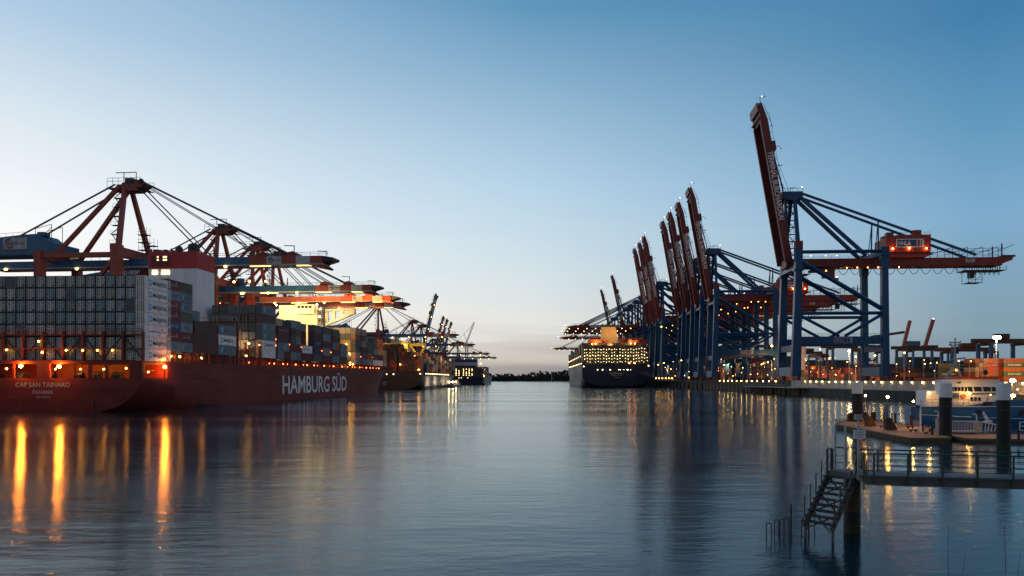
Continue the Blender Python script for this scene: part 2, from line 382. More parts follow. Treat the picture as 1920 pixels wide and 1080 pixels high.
def blue_crane():
    t = thing('container_crane', '-', 'crane', (0, 0, 0))
    B = 'crane_blue'; RD = 'crane_red'
    for sgn in (-1, 1):
        y = sgn*HV
        m = MB(B)                                           # waterside leg, leaning a little, red cap
        m.bar((-.9, y, 2.3), (.2, y, 50), 3.0, 4.0, B, 2.9, 2.9); m.bar((.2, y, 50), (.3, y, 59.5), 3.1, 3.1, B)
        m.bar((.3, y, 59.5), (.3, y, 62.6), 3.15, 3.15, RD); m.box(-1.9, y-2.1, 49.4, 2.2, y+2.1, 50.4, B)
        m.build('leg', t)
        m = MB(B); m.bar((G+.4, y, 2.3), (G, y, 50), 3.0, 3.0, B, 2.7, 2.7); m.bar((G, y, 50), (G, y, 59.6), 3.0, 3.4, B)
        m.box(G-2.1, y-2.1, 55.6, G+2.1, y+2.1, 57, B)
        m.build('leg', t)
        m = MB(B); m.box(1, y-1.1, 16.6, G-1, y+1.1, 20, B)     # portal beam with walkway rail
        for k in range(13): m.tube((2+k*2.8, y-1, 20), (2+k*2.8, y-1, 21.2), .06, B, 4)
        m.tube((2, y-1, 21.2), (G-2, y-1, 21.2), .06, B, 4); m.tube((2, y-1, 20.6), (G-2, y-1, 20.6), .05, B, 4)
        if sgn < 0:
            x0, x1, z0, z1 = 15.3, 23.3, 17.0, 19.6
            m.box(x0, y-1.22, z0, x1, y-1.102, z1, 'letter_pale'); m.box(x0+.25, y-1.26, z0+.25, x1-2.2, y-1.222, z1-.25, 'logo_navy')
            m.box(x1-1.9, y-1.26, z0+.25, x1-1.1, y-1.222, z1-.25, 'logo_navy')
            m.text('HHLA', (x0+.6, y-1.28, z0+.55), (1, 0, 0), (0, 0, 1), 3.8, 1.5, 'letter_pale')
        m.build('portal_beam', t)
        def br(p, q, r): MB(B).tube; m = MB(B); m.tube(p, q, r, B, 8); m.build('brace', t)
        br((1.4, y, 57.8), (G-1.4, y, 57.8), .8)
        br((1.5, y, 53.6), (G-1, y, 32.2), 1.05)
        br((1.4, y, 30.4), (G-1.2, y, 30.4), .75)
        br((1.4, y, 29.2), (18, y, 20.2), .7); br((G-1.2, y, 29.6), (20.5, y, 20.2), .7)
        m = MB(RD); m.box(28.5, y-.3, 20, 28.9, y+.3, 20.1, RD)
        m = MB(B); m.bar((1, sgn*3.2, 84.5), (.4, sgn*(HV-.6), 60), 1.6, 1.4); m.build('mast', t)
        m = MB(B); m.bar((-3.2, sgn*3, 84.5), (-2, sgn*4.2, 57), 1.1, 1.1); m.build('mast', t)
        m = MB(B); m.bar((2.4, sgn*3, 85.6), (32.5, sgn*4.6, 57.2), 1.4, 1.5); m.build('strut', t)
        m = MB(B); m.bar((3.8, sgn*3.2, 86.3), (80.5, sgn*4.6, 57), .9, 1.0)
        m.tube((38, sgn*3.9, 73), (38, sgn*4.4, 57), .35, B); m.tube((36.4, sgn*4.4, 57), (38, sgn*3.9, 73), .2, B)
        m.build('backstay', t)
    for x, zb in ((-.7, 2.4), (G+.4, 2.4)):
        m = MB('crane_blue'); m.box(x-1.9, -HV+1.7, zb, x+1.9, HV-1.7, zb+4, 'pale_blue'); 
        for k in range(10): m.tube((x-1.8, -HV+2+k*2.55, zb+4), (x-1.8, -HV+2+k*2.55, zb+6), .07, B, 4)
        m.tube((x-1.8, -HV+2, zb+6), (x-1.8, HV-2, zb+6), .07, B, 4); m.tube((x-1.8, -HV+2, zb+5), (x-1.8, HV-2, zb+5), .07, B, 4)
        m.build('sill_beam', t)
        m = MB(B); m.box(x-1.2, -HV+1.7, 13.6, x+1.2, HV-1.7, 16.4, B); m.build('cross_beam', t)
        for s in (-1, 1):
            m = MB('crane_red'); y = s*HV
            m.box(x-.8, y-4.5, 1.5, x+.8, y+4.5, 2.28)
            for k in (-3.3, -1.1, 1.1, 3.3):
                m.prism([(x-.7, y+k-1, .5), (x-.7, y+k+1, .5), (x-.7, y+k+.5, 1.6), (x-.7, y+k-.5, 1.6)], (1.4, 0, 0))
                m.tube((x-.4, y+k-.55, .42), (x+.4, y+k-.55, .42), .42, 'dark_steel', 10); m.tube((x-.4, y+k+.55, .42), (x+.4, y+k+.55, .42), .42, 'dark_steel', 10)
            m.build('bogie', t)
    m = MB(B); m.box(-1.2, -HV+1.5, 50.5, 1.6, HV-1.5, 52.3); m.build('cross_beam', t)
    m = MB(B); m.box(G-1.3, -HV+1.5, 56.2, G+1.3, HV-1.5, 58.6); m.build('cross_beam', t)
    # girder with walkway, rear truss, notice board
    m = MB(RD); m.box(-3, -4.5, 52.2, 92, 4.5, 55.9); m.prism([(92, -4.5, 52.9), (96.5, -4.5, 54.6), (96.5, -4.5, 55.9), (92, -4.5, 55.9)], (0, 9, 0))
    m.box(-2, -4.56, 52.3, 92, -4.46, 52.75, RD)
    for k in range(24):
        x = 1+k*4; m.tube((x, -4.4, 55.9), (x, -4.4, 57.1), .06, B, 4)
    m.tube((1, -4.4, 57.1), (93, -4.4, 57.1), .06, B, 4); m.tube((1, -4.4, 56.5), (93, -4.4, 56.5), .05, B, 4)
    m.box(76, -4.7, 53.6, 80, -4.57, 55.2, 'letter_pale')
    for k, s in enumerate(('HAMBURG', 'NICHT BETRETEN')): m.text(s, (76.3, -4.72, 54.6-k*.7), (1, 0, 0), (0, 0, 1), 3.3, .4, 'letter_dark')
    m.build('girder', t)
    m = MB('dark_steel')
    for s in (-1, 1):
        y = s*4
        for k in range(5):
            x = 64+k*6.6; m.tube((x, y, 56), (x, y, 60.3), .13); m.tube((x, y, 58.3), (x+6.6, y, 60.6 if k < 4 else 61.5), .14)
        m.tube((64, y, 59.6), (92, y, 60), .1)
    m.tube((92, -4, 56), (92, -4, 62), .3); m.tube((92, 4, 56), (92, 4, 62), .3); m.box(93, -3, 56.2, 98.5, 3, 57)
    m.build('rear_truss', t)
    m = MB('dark_steel')                                        # hanging service platform
    m.box(76, -4, 50, 94, 4, 50.25)
    for k in range(7):
        for y in (-4, 4): m.tube((76+k*3, y, 50), (76+k*3, y, 52.4), .1); m.tube((76+k*3, y, 50.2), (76+k*3, y, 51.3), .06)
    for y in (-4, 4): m.tube((76, y, 51.3), (94, y, 51.3), .07)
    m.box(78, -3, 44.6, 84, 3, 44.8)
    for x in (78, 84):
        for y in (-3, 3): m.tube((x, y, 44.6), (x, y, 50), .12)
    m.tube((78, -3, 46), (84, -3, 46), .08); m.tube((78, -3, 44.7), (84, -3, 47.6), .1); m.box(79.5, -1.4, 47, 81.5, 1.4, 49.8)
    m.build('platform', t)
    m = MB('rope')
    def loop(x0, x1, sag):
        pts = [(x0+(x1-x0)*k/8, -3.9, 52.2-sag*(1-(2*k/8-1)**2)) for k in range(9)]; m.path(pts, .13)
    for k in range(11): loop(20+k*5.2, 25.2+k*5.2, 3.6)
    for k in range(7): loop(78+k*2, 79.4+k*2, 4.2)
    m.build('festoon_cable', t)
    # machinery house
    m = MB(RD); x0, x1 = 40.5, 59.8
    m.prism([(x0, -7.2, 58.2), (x1, -7.2, 58.2), (x1, -7.2, 65.9), (x0+5, -7.2, 65.9), (x0, -7.2, 64.8)], (0, 14.4, 0))
    m.box(x0+1, -6.4, 55.95, x1-1.5, 6.4, 58.15)
    m.prism([(x1-1.4, -6, 56), (x1+2.4, -6, 58.15), (x1-1.4, -6, 58.15)], (0, 12, 0))
    m.box(x0+1, -5, 65.5, x0+4, -2, 67.4); m.box(x1-7, -6, 65.95, x1-3.6, -3, 68.2); m.box(x0+2, 3, 65.4, x0+5, 6, 67.2)
    for k in range(10): m.tube((x0+k*2.1, -7.1, 65.9 if k > 2 else 65), (x0+k*2.1, -7.1, 67), .06, B, 4)
    m.tube((x0, -7.1, 67), (x1, -7.1, 67), .06, B, 4)
    m.ms = ['house_red' if q == RD else q for q in m.ms]
    h = m.build('machinery_house', t)
    m = MB('letter_white'); a, b2 = 44.7, 56.6
    m.box(a, -7.36, 60.2, b2, -7.22, 64.0); m.box(a+.35, -7.4, 60.55, b2-3, -7.364, 63.65, 'logo_navy'); m.box(b2-2.6, -7.4, 60.55, b2-1.7, -7.364, 63.65, 'crane_red'); m.box(b2-1.3, -7.4, 60.55, b2-.6, -7.364, 63.65, 'letter_grey')
    m.text('HHLA', (a+.9, -7.43, 61.1), (1, 0, 0), (0, 0, 1), 5.4, 2.0, 'letter_white')
    m.build('sign', h)
    lamp_list(t, [(43, -7.9, 59.6), (50.2, -7.9, 59.6), (57.6, -7.9, 59.6)], .33, 'crane_lamp')
    lamp_list(t, [(24+k*4.6, -4.6, 51.7) for k in range(6)], .28, 'crane_lamp2')
    lamp_list(t, [(3, -4.9, 57), (8, -4.6, 57.3), (14.5, -4.6, 57.3), (19.5, -4.6, 57.3)], .22, 'lamp_dot')
    # apex
    m = MB(B); m.box(-4.6, -4, 83.8, 4.6, 4, 87)
    m.box(-3, -4.6, 83, 2.6, 4.6, 84)
    for k in range(5):
        for y in (-4, 4): m.tube((-4.6+k*2.3, y, 87), (-4.6+k*2.3, y, 88.4), .08, 'dark_steel', 4)
    for y in (-4, 4): m.tube((-4.6, y, 88.4), (4.6, y, 88.4), .08, 'dark_steel', 4)
    m.tube((0, 0, 87), (0, 0, 89.6), .15, 'dark_steel'); m.tube((0, 0, 89.6), (2.6, 0, 89.6), .12, 'dark_steel'); m.ball((-2, 2, 87.4), 1.1, 'dark_steel')
    m.build('apex_head', t)
    lamp(t, (4.2, -3.6, 89), .26, 'lamp_pinkred')
    m = MB('dark_steel')                                        # stair tower under the apex
    for k in range(8):
        z = 58+k*3.2; x = -2.4 if k % 2 else 1
        m.tube((x, -2.2, z), (-1.4-x, -2.2, z+3.2), .18); m.box(-2.8, -3, z-.08, 1.4, -1, z+.08); m.tube((-2.8, -3, z+1), (1.4, -3, z+1), .06)
    for x in (-2.8, 1.4):
        for y in (-3, -1): m.tube((x, y, 57), (x, y, 84), .1)
    m.build('stair', t)
    # trolley and cab hanging under the girder
    m = MB('dark_steel'); m.box(9, -4.2, 50.6, 19, 4.2, 51.6); m.box(2, -4.3, 49, 8, 4.3, 49.2)
    for x in (2, 5, 8): m.tube((x, -4.3, 49), (x, -4.3, 52.4), .1)
    tr = m.build('trolley', t)
    m = MB('crane_red'); m.box(13.6, -4.6, 47.2, 18.6, -1.4, 50.5); m.box(17.4, -4.2, 46.2, 20.4, -1.8, 47.2, 'dark_steel'); m.box(14, -4.66, 48.4, 15.6, -4.602, 50, 'glass_dark')
    m.build('cab', tr)
    lamp_list(t, [(14.6, -5, 50.4), (19.6, -4.5, 47.6)], .26, 'crane_lamp2')
    return t

def boom_mesh():
    RD = 'crane_red'; m = MB(RD)
    Lb = 74
    for s in (-1, 1):
        m.box(-66, s*7-.45, 0, -.5, s*7+.45, 3.3); m.box(-66, s*7-.62, -.12, -.5, s*7+.62, .16)
        m.prism([(-66, s*7-.45, 0), (-66, s*7-.45, 3.3), (-Lb, s*7-.45, 1.9), (-Lb, s*7-.45, .6)], (0, .9, 0))
    m.box(-66, -6.5, 2.5, -.5, 6.5, 3.0, 'dark_steel')
    m.prism([(-66, -6.7, .6), (-66, -6.7, 2.6), (-Lb+.5, -6.7, 1.7), (-Lb+.5, -6.7, .8)], (0, 13.4, 0))
    m.box(-Lb-.2, -7.3, -.5, -Lb+3.5, 7.3, .3, 'crane_red'); m.box(-Lb+6, -7.6, -.7, -Lb+6.6, 7.6, .2, 'dark_steel')
    m.text('TERMINAL BURCHARDKAI', (-51.4, -7.49, .45), (1, 0, 0), (0, 0, 1), 31.6, 2.45, 'letter_white')
    for k in range(22):                                      # walkway rail along the top edge
        x = -Lb+5+k*3; m.tube((x, -6.8, 3.3), (x, -6.8, 4.6), .07, 'dark_steel', 4)
    m.tube((-Lb+5, -6.8, 4.6), (-6, -6.8, 4.6), .07, 'dark_steel', 4)
    m.box(-56, -7.0, 3.3, -52, 7, 5, RD); m.tube((-54, -4, 5), (-54, -4, 7), .12, 'dark_steel'); m.tube((-54, -4, 7), (-52, -4, 8.2), .12, 'dark_steel')
    m.tube((-Lb, -6.8, 1.5), (-Lb-2.4, -6.8, 1.6), .12, 'dark_steel'); m.tube((-Lb-2.4, -6.8, 1.6), (-Lb-2.6, -6.8, 4.4), .14, 'dark_steel')
    m.tube((-Lb+1, -6.8, 3), (-Lb+12, -6.8, 5), .1, 'dark_steel')
    return m.mesh('boom')
glow('crane_lamp', (1, .26, .04), 90); glow('crane_lamp2', (1, .34, .06), 20)
paint('pale_blue', (.15, .23, .30), .5, .3, .4, streak=True)
BOOM = boom_mesh()
def add_boom(t, phi, lamps=True, lit=False):
    H = Vector((-4, 0, 53.6)); rot = Matrix.Rotation(R(phi), 4, 'Y')
    b = put('boom', BOOM, t, H, (0, R(phi), 0))
    wp = lambda x, y, z: H + (rot @ Vector((x, y, z)))
    m = MB('rope')
    if phi > 40:
        for s in (-1, 1):
            q = wp(-52, s*3.6, 4.5); m.tube(q, (-4, s*2.5, 86), .1, 'rope', 4); m.tube(q+Vector((0, s*.5, 0)), (-1, s*2.0, 87), .09, 'rope', 4)
            k = wp(-34, s*3.9, 5.5); m.bar(wp(-50, s*3.9, 4), k, .5, .5, 'crane_blue'); m.bar(k, (-4.4, s*3.4, 84.6), .5, .5, 'crane_blue')
            m.bar(wp(-45, s*3.9, 2.8), wp(-45, s*3.9, 7.2), .3, .3, 'dark_steel'); m.bar(wp(-31, s*3.9, 2.8), wp(-31, s*3.9, 7.8), .3, .3, 'dark_steel')
    else:
        for s in (-1, 1):
            m.bar((-4.4, s*3.2, 86.4), wp(-62, s*4.2, 3.3), .75, .75, 'crane_blue'); m.bar((-4.4, s*3, 85), wp(-32, s*4.2, 3.3), .7, .7, 'crane_blue')
            m.tube((-3, s*1.5, 87), wp(-55, s*2, 4), .1, 'rope', 4)
    m.build('forestay', t)
    if phi > 40:
        for k in range(6): lamp(b, (-62+k*11, -3.2, 2.2), .24, 'lamp_dot')
        lamp(b, (-76.8, -6.8, 2.6), .3, 'lamp_pinkred')
    else:
        for k in range(8): lamp(b, (-72+k*9, -7.6, -.4), .42, 'lamp_cream')
        lamp(b, (-76.4, -6.8, 3), .4, 'lamp_pinkred')
    return b
proto = blue_crane()
SPOTS = [(355.5, 80.2, 'nearest blue crane, tallest on the right, red boom raised against the open sky'),
 (509, 80, 'blue crane with raised red boom, rightmost of the group of four'),
 (551, 80.3, 'blue crane with raised red boom, second from the right in the group of four'),
 (583, 80, 'blue crane with raised red boom, third from the right in the group of four'),
 (616, 80.2, 'blue crane with raised red boom, leftmost of the group of four'),
 (680, 80, 'blue crane with raised red boom, rightmost of the farther group of three'),
 (711, 80.3, 'blue crane with raised red boom, middle one of the farther group of three'),
 (743, 80, 'blue crane with raised red boom, leftmost of the farther group of three'),
 (795, 0, 'blue crane with boom lowered, beside the farther group of three raised booms'),
 (838, 0, 'blue crane, boom lowered over the navy ship just behind its buff funnel'),
 (887, 0, 'blue crane, lowered boom second lowest above the navy ship, lamps along it'),
 (930, 78, 'far blue crane, raised boom standing just right of the buff funnel'),
 (1004, 0, 'far blue crane, lit orange lowered boom left of the buff funnel'),
 (1078, 78, 'farthest raised boom, thin red jib directly above the buff funnel'),
 (1362, 0, 'farthest blue crane, boom lowered and tip lit left of the navy ship')]
CR = []
for i, (y, phi, lab) in enumerate(SPOTS):
    c = proto if i == 0 else copy_tree(proto)
    c.location = (XQ+4-(5.5 if y >= 680 else 0), y, 6); c.rotation_euler = (0, 0, R(-4))
    c['label'] = lab; c['group'] = 'blue container cranes on the right quay'
    CR.append((c, phi))
for c, phi in CR: add_boom(c, phi)
# ------------------------------------------------------------------ red and blue quay cranes (left)
GE, HE = 27.2, 8.9
def euro_crane():
    t = thing('container_crane', '-', 'crane')
    RD = 'euro_red'; B = 'euro_blue'; D = 'dark_steel'
    for s in (-1, 1):
        y = s*HE
        m = MB(RD); m.box(-1.45, y-1.4, 2.2, 1.45, y+1.4, 43.5); m.box(-1.6, y-1.5, 39, 1.6, y+1.5, 40.2); m.box(-1.5, y-1.45, 43.5, 1.5, y+1.45, 45.2); m.build('leg', t)
        m = MB(RD); m.box(-GE-1.3, y-1.3, 2.2, -GE+1.2, y+1.3, 43.6); m.build('leg', t)
        m = MB(RD); m.box(-GE+1.2, y-.8, 41.2, -1.45, y+.8, 42.8); m.build('portal_beam', t)
        m = MB(RD); m.box(-GE+1.2, y-.8, 12, -1.45, y+.8, 14); m.build('portal_beam', t)
        m = MB(RD); m.bar((-1.2, y, 40.4), (-GE+4, y, 15), 1.1, 1.1); m.build('brace', t)
        m = MB(RD); m.bar((-2, s*1.6, 66.5), (.2, s*HE*.93, 45), 1.25, 1.2, RD, 1.5, 1.4); m.build('mast', t)
        m = MB(RD); m.bar((-3.4, s*2.6, 66), (-24, s*6, 42.5), 1.15, 1.2); m.build('strut', t)
        m = MB(D); m.bar((-5, s*2.4, 66.8), (-40, s*4, 49), .4, .45); m.build('backstay', t)
        for x in (-.1, -GE):
            m = MB(RD); m.box(x-.7, y-4, 1.3, x+.7, y+4, 2.18)
            for k in (-2.6, 0, 2.6): m.tube((x-.4, y+k, .5), (x+.4, y+k, .5), .5, D, 10); m.prism([(x-.6, y+k-1, .6), (x-.6, y+k+1, .6), (x-.6, y+k, 1.4)], (1.2, 0, 0))
            m.build('bogie', t)
        # round winch room on the far waterside corner
    for x in (-.1, -GE):
        m = MB(RD); m.box(x-1.1, -HE+1.42, 3, x+1.1, HE-1.42, 5); m.build('sill_beam', t)
    m = MB(RD); m.box(-1.2, -HE+1.5, 41.6, 1.2, HE-1.5, 44.6); m.build('cross_beam', t)
    m = MB(RD); m.box(-GE-1, -HE+1.4, 40.8, -GE+1, HE-1.4, 43); m.build('cross_beam', t)
    m = MB(B); m.tube((2.6, HE+1, 43), (2.6, HE+1, 46.5), 1.7, B, 14); m.build('winch_housing', t)
    m = MB(B); m.box(-50, -3.4, 38.9, 1.6, 3.4, 41.1)
    m.box(-50, -3.4, 38.5, 1.6, 3.4, 38.88, 'pale_grey')
    for k in range(8): m.tube((-22+k*3, -3.3, 41.1), (-22+k*3, -3.3, 42.3), .06, D, 4)
    m.tube((-22, -3.3, 42.3), (-1, -3.3, 42.3), .06, D, 4)
    m.build('girder', t)
    m = MB(B)
    m.prism([(-64, -5, 43.2), (-23.5, -5, 43.2), (-23.5, -5, 46.6), (-29, -5, 48), (-31.5, -5, 50.2), (-36, -5, 50), (-41, -5, 49.6), (-56, -5, 48.2), (-64, -5, 47)], (0, 10, 0))
    m.box(-33, -3, 50, -30.5, 0, 51.2)
    for k in range(13): m.tube((-62+k*2.4, -4.9, 48), (-62+k*2.4, -4.9, 50.3), .06, D, 4)
    m.tube((-62, -4.9, 49.6), (-36, -4.9, 50.9), .06, D, 4)
    h = m.build('machinery_house', t)
    m = MB('letter_pale'); m.box(-43.8, -5.16, 45, -35, -5.02, 49)
    # swirl emblem: dark upper arc and red lower arc
    def arc(a0, a1, cx, cz, r0, r1, mat, n=12, y=-5.2):
        for k in range(n):
            p0 = R(a0+(a1-a0)*k/n); p1 = R(a0+(a1-a0)*(k+1)/n); w0 = r0+(r1-r0)*math.sin(math.pi*k/n); w1 = r0+(r1-r0)*math.sin(math.pi*(k+1)/n)
            m.face([(cx+r0*math.cos(p0), y, cz+r0*math.sin(p0)), (cx+r0*math.cos(p1), y, cz+r0*math.sin(p1)), (cx+w1*math.cos(p1), y, cz+w1*math.sin(p1)), (cx+w0*math.cos(p0), y, cz+w0*math.sin(p0))], mat)
    arc(40, 190, -41.5, 47, 1.15, 1.75, 'logo_navy'); arc(210, 350, -41.5, 47, 1.1, 1.75, 'logo_red')
    m.text('EUROGATE', (-42.2, -5.2, 46.6), (1, 0, 0), (0, 0, 1), 6.6, .85, 'letter_dark')
    m.build('sign', h)
    m = MB(RD); m.prism([(-3.6, -2.4, 64.6), (2.4, -2.4, 64.6), (5.6, -2.4, 66.8), (-4.6, -2.4, 66.8)], (0, 4.8, 0)); m.box(-2.4, -1.2, 66.8, .4, 1.2, 69.2, D); m.prism([(1, -1.6, 66.8), (5, -1.6, 66.8), (3.4, -1.6, 68.4), (1.6, -1.6, 68.4)], (0, 3.2, 0))
    for k in range(7):
        for y in (-3.8, 3.8): m.tube((-7+k*2, y, 65.4), (-7+k*2, y, 68.6), .08, D, 4)
    for y in (-3.8, 3.8):
        for z in (67.5, 68.6): m.tube((-7, y, z), (5, y, z), .07, D, 4)
    m.box(-7.2, -3.9, 65.2, -4, 3.9, 65.34, D); m.box(3, -3.9, 65.2, 5, 3.9, 65.34, D); m.tube((-3.5, 0, 69), (-3.5, 0, 71.4), .14, D); m.tube((-6.5, 0, 71.4), (1, 0, 71.4), .15, D); m.tube((1, 0, 71.4), (1, 0, 69), .12, D)
    for k in range(5): m.ball((-5+k*2.2, 2.4-k, 67.9), .9, D, 8, 5)
    m.build('apex_head', t)
    m = MB(D)                                               # zigzag stairs and platforms on the near mast
    for k in range(6):
        z = 46+k*3.2; x = -2.2-k*.25
        m.box(x-1.6, -7.2+k*.8, z-.08, x+1.6, -5.4+k*.8, z+.08); m.tube((x-1.5 if k % 2 else x+1.5, -7+k*.8, z), (x+1.5 if k % 2 else x-1.5, -6+k*.8, z+3.2), .14)
        for q in (-1.6, 0, 1.6): m.tube((x+q, -7.2+k*.8, z), (x+q, -7.2+k*.8, z+1.1), .05, D, 4)
        m.tube((x-1.6, -7.2+k*.8, z+1.1), (x+1.6, -7.2+k*.8, z+1.1), .05, D, 4)
    m.build('stair', t)
    m = MB(D)
    for (x, y, z0, n) in ((2.6, 2, 45, 3), (1.8, 7.6, 44.8, 2)):
        for a in (-1.4, 1.4):
            for b in (-1, 1): m.tube((x+a, y+b, z0-1), (x+a, y+b, z0+n*2.6), .07, D, 4)
        for k in range(n):
            m.box(x-1.7, y-1.2, z0+k*2.6, x+1.7, y+1.2, z0+k*2.6+.2); m.tube((x-1.7, y-1.2, z0+k*2.6+1.1), (x+1.7, y-1.2, z0+k*2.6+1.1), .05, D, 4)
    m.build('platform', t)
    m = MB(D)
    for x in (-34, -28):
        for y in (-2.6, 2.6): m.tube((x, y, 46), (x, y, 53.8 if x == -28 else 52.4), .1)
    m.tube((-34, -2.6, 52.4), (-28, -2.6, 53.8), .1); m.tube((-34, 2.6, 52.4), (-28, 2.6, 53.8), .1); m.tube((-34, -2.6, 47), (-28, -2.6, 53), .09)
    m.build('hoist_frame', t)
    lamp_list(t, [(-31.5, -3.9, 42.1), (-18, -3.7, 38.3), (-44, -3.7, 38.5)], .5, 'euro_lamp')
    return t
def euro_boom_mesh(base='euro_blue'):
    m = MB(base)
    segs = [(0, 41, base), (41, 47, 'euro_red'), (47, 52, 'pale_grey'), (52, 57, 'euro_red'), (57, 61.8, 'pale_grey'), (61.8, 66, 'euro_red')]
    for a, b2, c in segs: m.box(a, -3.4, 0, b2, 3.4, 2.5, c)
    m.box(0, -3.4, -.4, 66, 3.4, -.02, 'pale_grey')
    m.prism([(66, -3, .2), (69.5, -3, 1.2), (69.5, -3, 1.9), (66, -3, 2.5)], (0, 6, 0), 'dark_steel')
    m.prism([(61, -3.2, -.42), (67, -3.2, -1.6), (67.5, -3.2, -1.2), (66.5, -3.2, -.42)], (0, 6.4, 0), 'euro_red')
    for x, w_ in ((42.5, 5), (53, 4.2)):
        m.prism([(x, -2.6, 2.5), (x+w_, -2.6, 2.5), (x+w_-.6, -2.6, 3.6), (x+w_*.6, -2.6, 4.3), (x+.6, -2.6, 3.9)], (0, 5.2, 0), 'euro_red')
    for k in range(24):
        m.tube((1+k*2.9, -3.3, 2.5), (1+k*2.9, -3.3, 3.7), .06, 'dark_steel', 4)
    m.tube((1, -3.3, 3.7), (68, -3.3, 3.7), .06, 'dark_steel', 4); m.tube((1, -3.3, 3.1), (68, -3.3, 3.1), .05, 'dark_steel', 4)
    m.tube((55, 0, 4), (55, 0, 6.6), .15, 'dark_steel'); m.tube((51.5, 0, 6.6), (55.2, 0, 6.4), .15, 'dark_steel'); m.tube((66, 0, 2), (66, 0, 4.6), .12, 'dark_steel'); m.tube((63, 0, 4.6), (66.2, 0, 4.4), .12, 'dark_steel')
    for x in (6, 13, 20, 28): m.tube((x, -2, 2.5), (x, -2, 6), .2, 'dark_steel')
    for a0, a1, r0, c in ((40, 190, .6, 'logo_navy'), (210, 350, .6, 'logo_red')):
        for k in range(8):
            p0 = R(a0+(a1-a0)*k/8); p1 = R(a0+(a1-a0)*(k+1)/8); q = r0+.35
            m.face([(48.4+r0*math.cos(p0), -3.44, 1.25+r0*math.sin(p0)), (48.4+r0*math.cos(p1), -3.44, 1.25+r0*math.sin(p1)), (48.4+q*math.cos(p1), -3.44, 1.25+q*math.sin(p1)), (48.4+q*math.cos(p0), -3.44, 1.25+q*math.sin(p0))], c)
    m.text('EUROGATE', (48, -3.45, 1.0), (1, 0, 0), (0, 0, 1), 3.6, .6, 'letter_dark')
    return m.mesh('boom')
glow('euro_lamp', (1, .5, .1), 16)
paint('boom_lit_rose', (.34, .13, .10), .5, .25, .3)  # pinkish lamplit tone put into the girder paint
EBOOM = euro_boom_mesh(); EBOOMR = euro_boom_mesh('boom_lit_rose')
def add_eboom(t, phi, strip=0):
    H = Vector((1.8, 0, 38.9)); rot = Matrix.Rotation(R(-phi), 4, 'Y')
    b = put('boom', EBOOMR if strip == 2 else EBOOM, t, H, (0, R(-phi), 0)); wp = lambda x, y, z: H + (rot @ Vector((x, y, z)))
    m = MB('dark_steel')
    for s in (-1, 1):
        if phi < 10:
            m.bar((5.5, s*2.2, 66.9), wp(54, s*2.2, 3.4), .42, .46); m.tube((4.6, s*1.4, 67.6), wp(53, s*1, 4), .1)
            m.bar((3.5, s*2.4, 65.4), wp(26, s*2.6, 2.5), .34, .34)
            m.bar((5, s*2.2, 66.4), wp(43.5, s*2.2, 3.4), .25, .25)
        else:
            m.bar((4, s*2.2, 66.4), wp(44, s*2.2, 3), .2, .2); m.bar((5, s*2.2, 66.4), wp(30, s*2.2, 4), .3, .3)
    m.build('forestay', t)
    if strip:
        m = MB('strip')
        for a, b2 in ((16, 24), (41, 48), (57, 62)): m.box(a, -2.9, -.66, b2, -2.2, -.42)
        m.build('floodlight', b)
        for x in (8, 20, 33): lamp(b, (x, -3.8, -.7), .5, 'euro_lamp')
    else:
        for x in (10, 25, 40, 55): lamp(b, (x, -3.8, -.7), .45, 'euro_lamp')
    return b
eproto = euro_crane()
ESP = [(-136, 261.3, 0, 1, 'nearest red and blue crane, its blue machine house at the left picture edge'),
 (-136, 338, 0, 1, 'red and blue crane, second nearest, apex just right of the red and white funnel'),
 (-136, 381, 0, 2, 'crane with upper of the two orange lit booms above the cream deckhouse'),
 (-136, 410, 0, 2, 'crane with lower of the two orange lit booms above the cream deckhouse'),
 (-137, 690, 0, 0, 'red crane whose stays fan out below the two orange lit booms'),
 (-137, 879, 0, 0, 'crane with lowered boom ending beside the foot of the raised booms'),
 (-137, 950, 76, 0, 'crane with the tallest raised boom on the left side'),
 (-167, 1283, 76, 0, 'far crane, raised boom nearest to the tallest raised one on the left'),
 (-167, 1339, 76, 0, 'far crane, middle one of the three small raised booms on the left'),
 (-167, 1405, 76, 0, 'far crane, right one of the three small raised booms on the left'),
 (-137, 1180, 0, 0, 'far crane with lowered boom tip next to the slim lattice tower'),
 (-137, 1405, 0, 0, 'farthest left crane, lowered boom with pinkish lit tip over the open water')]
EC = []
for i, (x, y, phi, st, lab) in enumerate(ESP):
    c = eproto if i == 0 else copy_tree(eproto)
    c.location = (x, y, 6); c.rotation_euler = (0, 0, R(-6)); c['label'] = lab; c['group'] = 'red and blue container cranes on the left quay'
    EC.append((c, phi, st))
for c, phi, st in EC: add_eboom(c, phi, st)
for x, y, z in ((6, -3, 43.4), (13, -3, 43.6), (20.5, -3, 43.4), (10.5, -3.9, 38.2)): lamp(EC[1][0], (x, y, z), .55, 'euro_lamp')
for x in (24, 38, 52): lamp(EC[2][0], (x, -3, 43.2), .5, 'euro_lamp')
for x in (-112, -98, -84, -70): light((x, 358, 47 if x < -80 else 44), 16000, (1, .38, .09), .5)
for x in (-100, -82): light((x, 396, 38), 10000, (1, .38, .09), .5)
for x in (-130, -122): light((x, 350, 34), 5000, (1, .4, .1), .5)
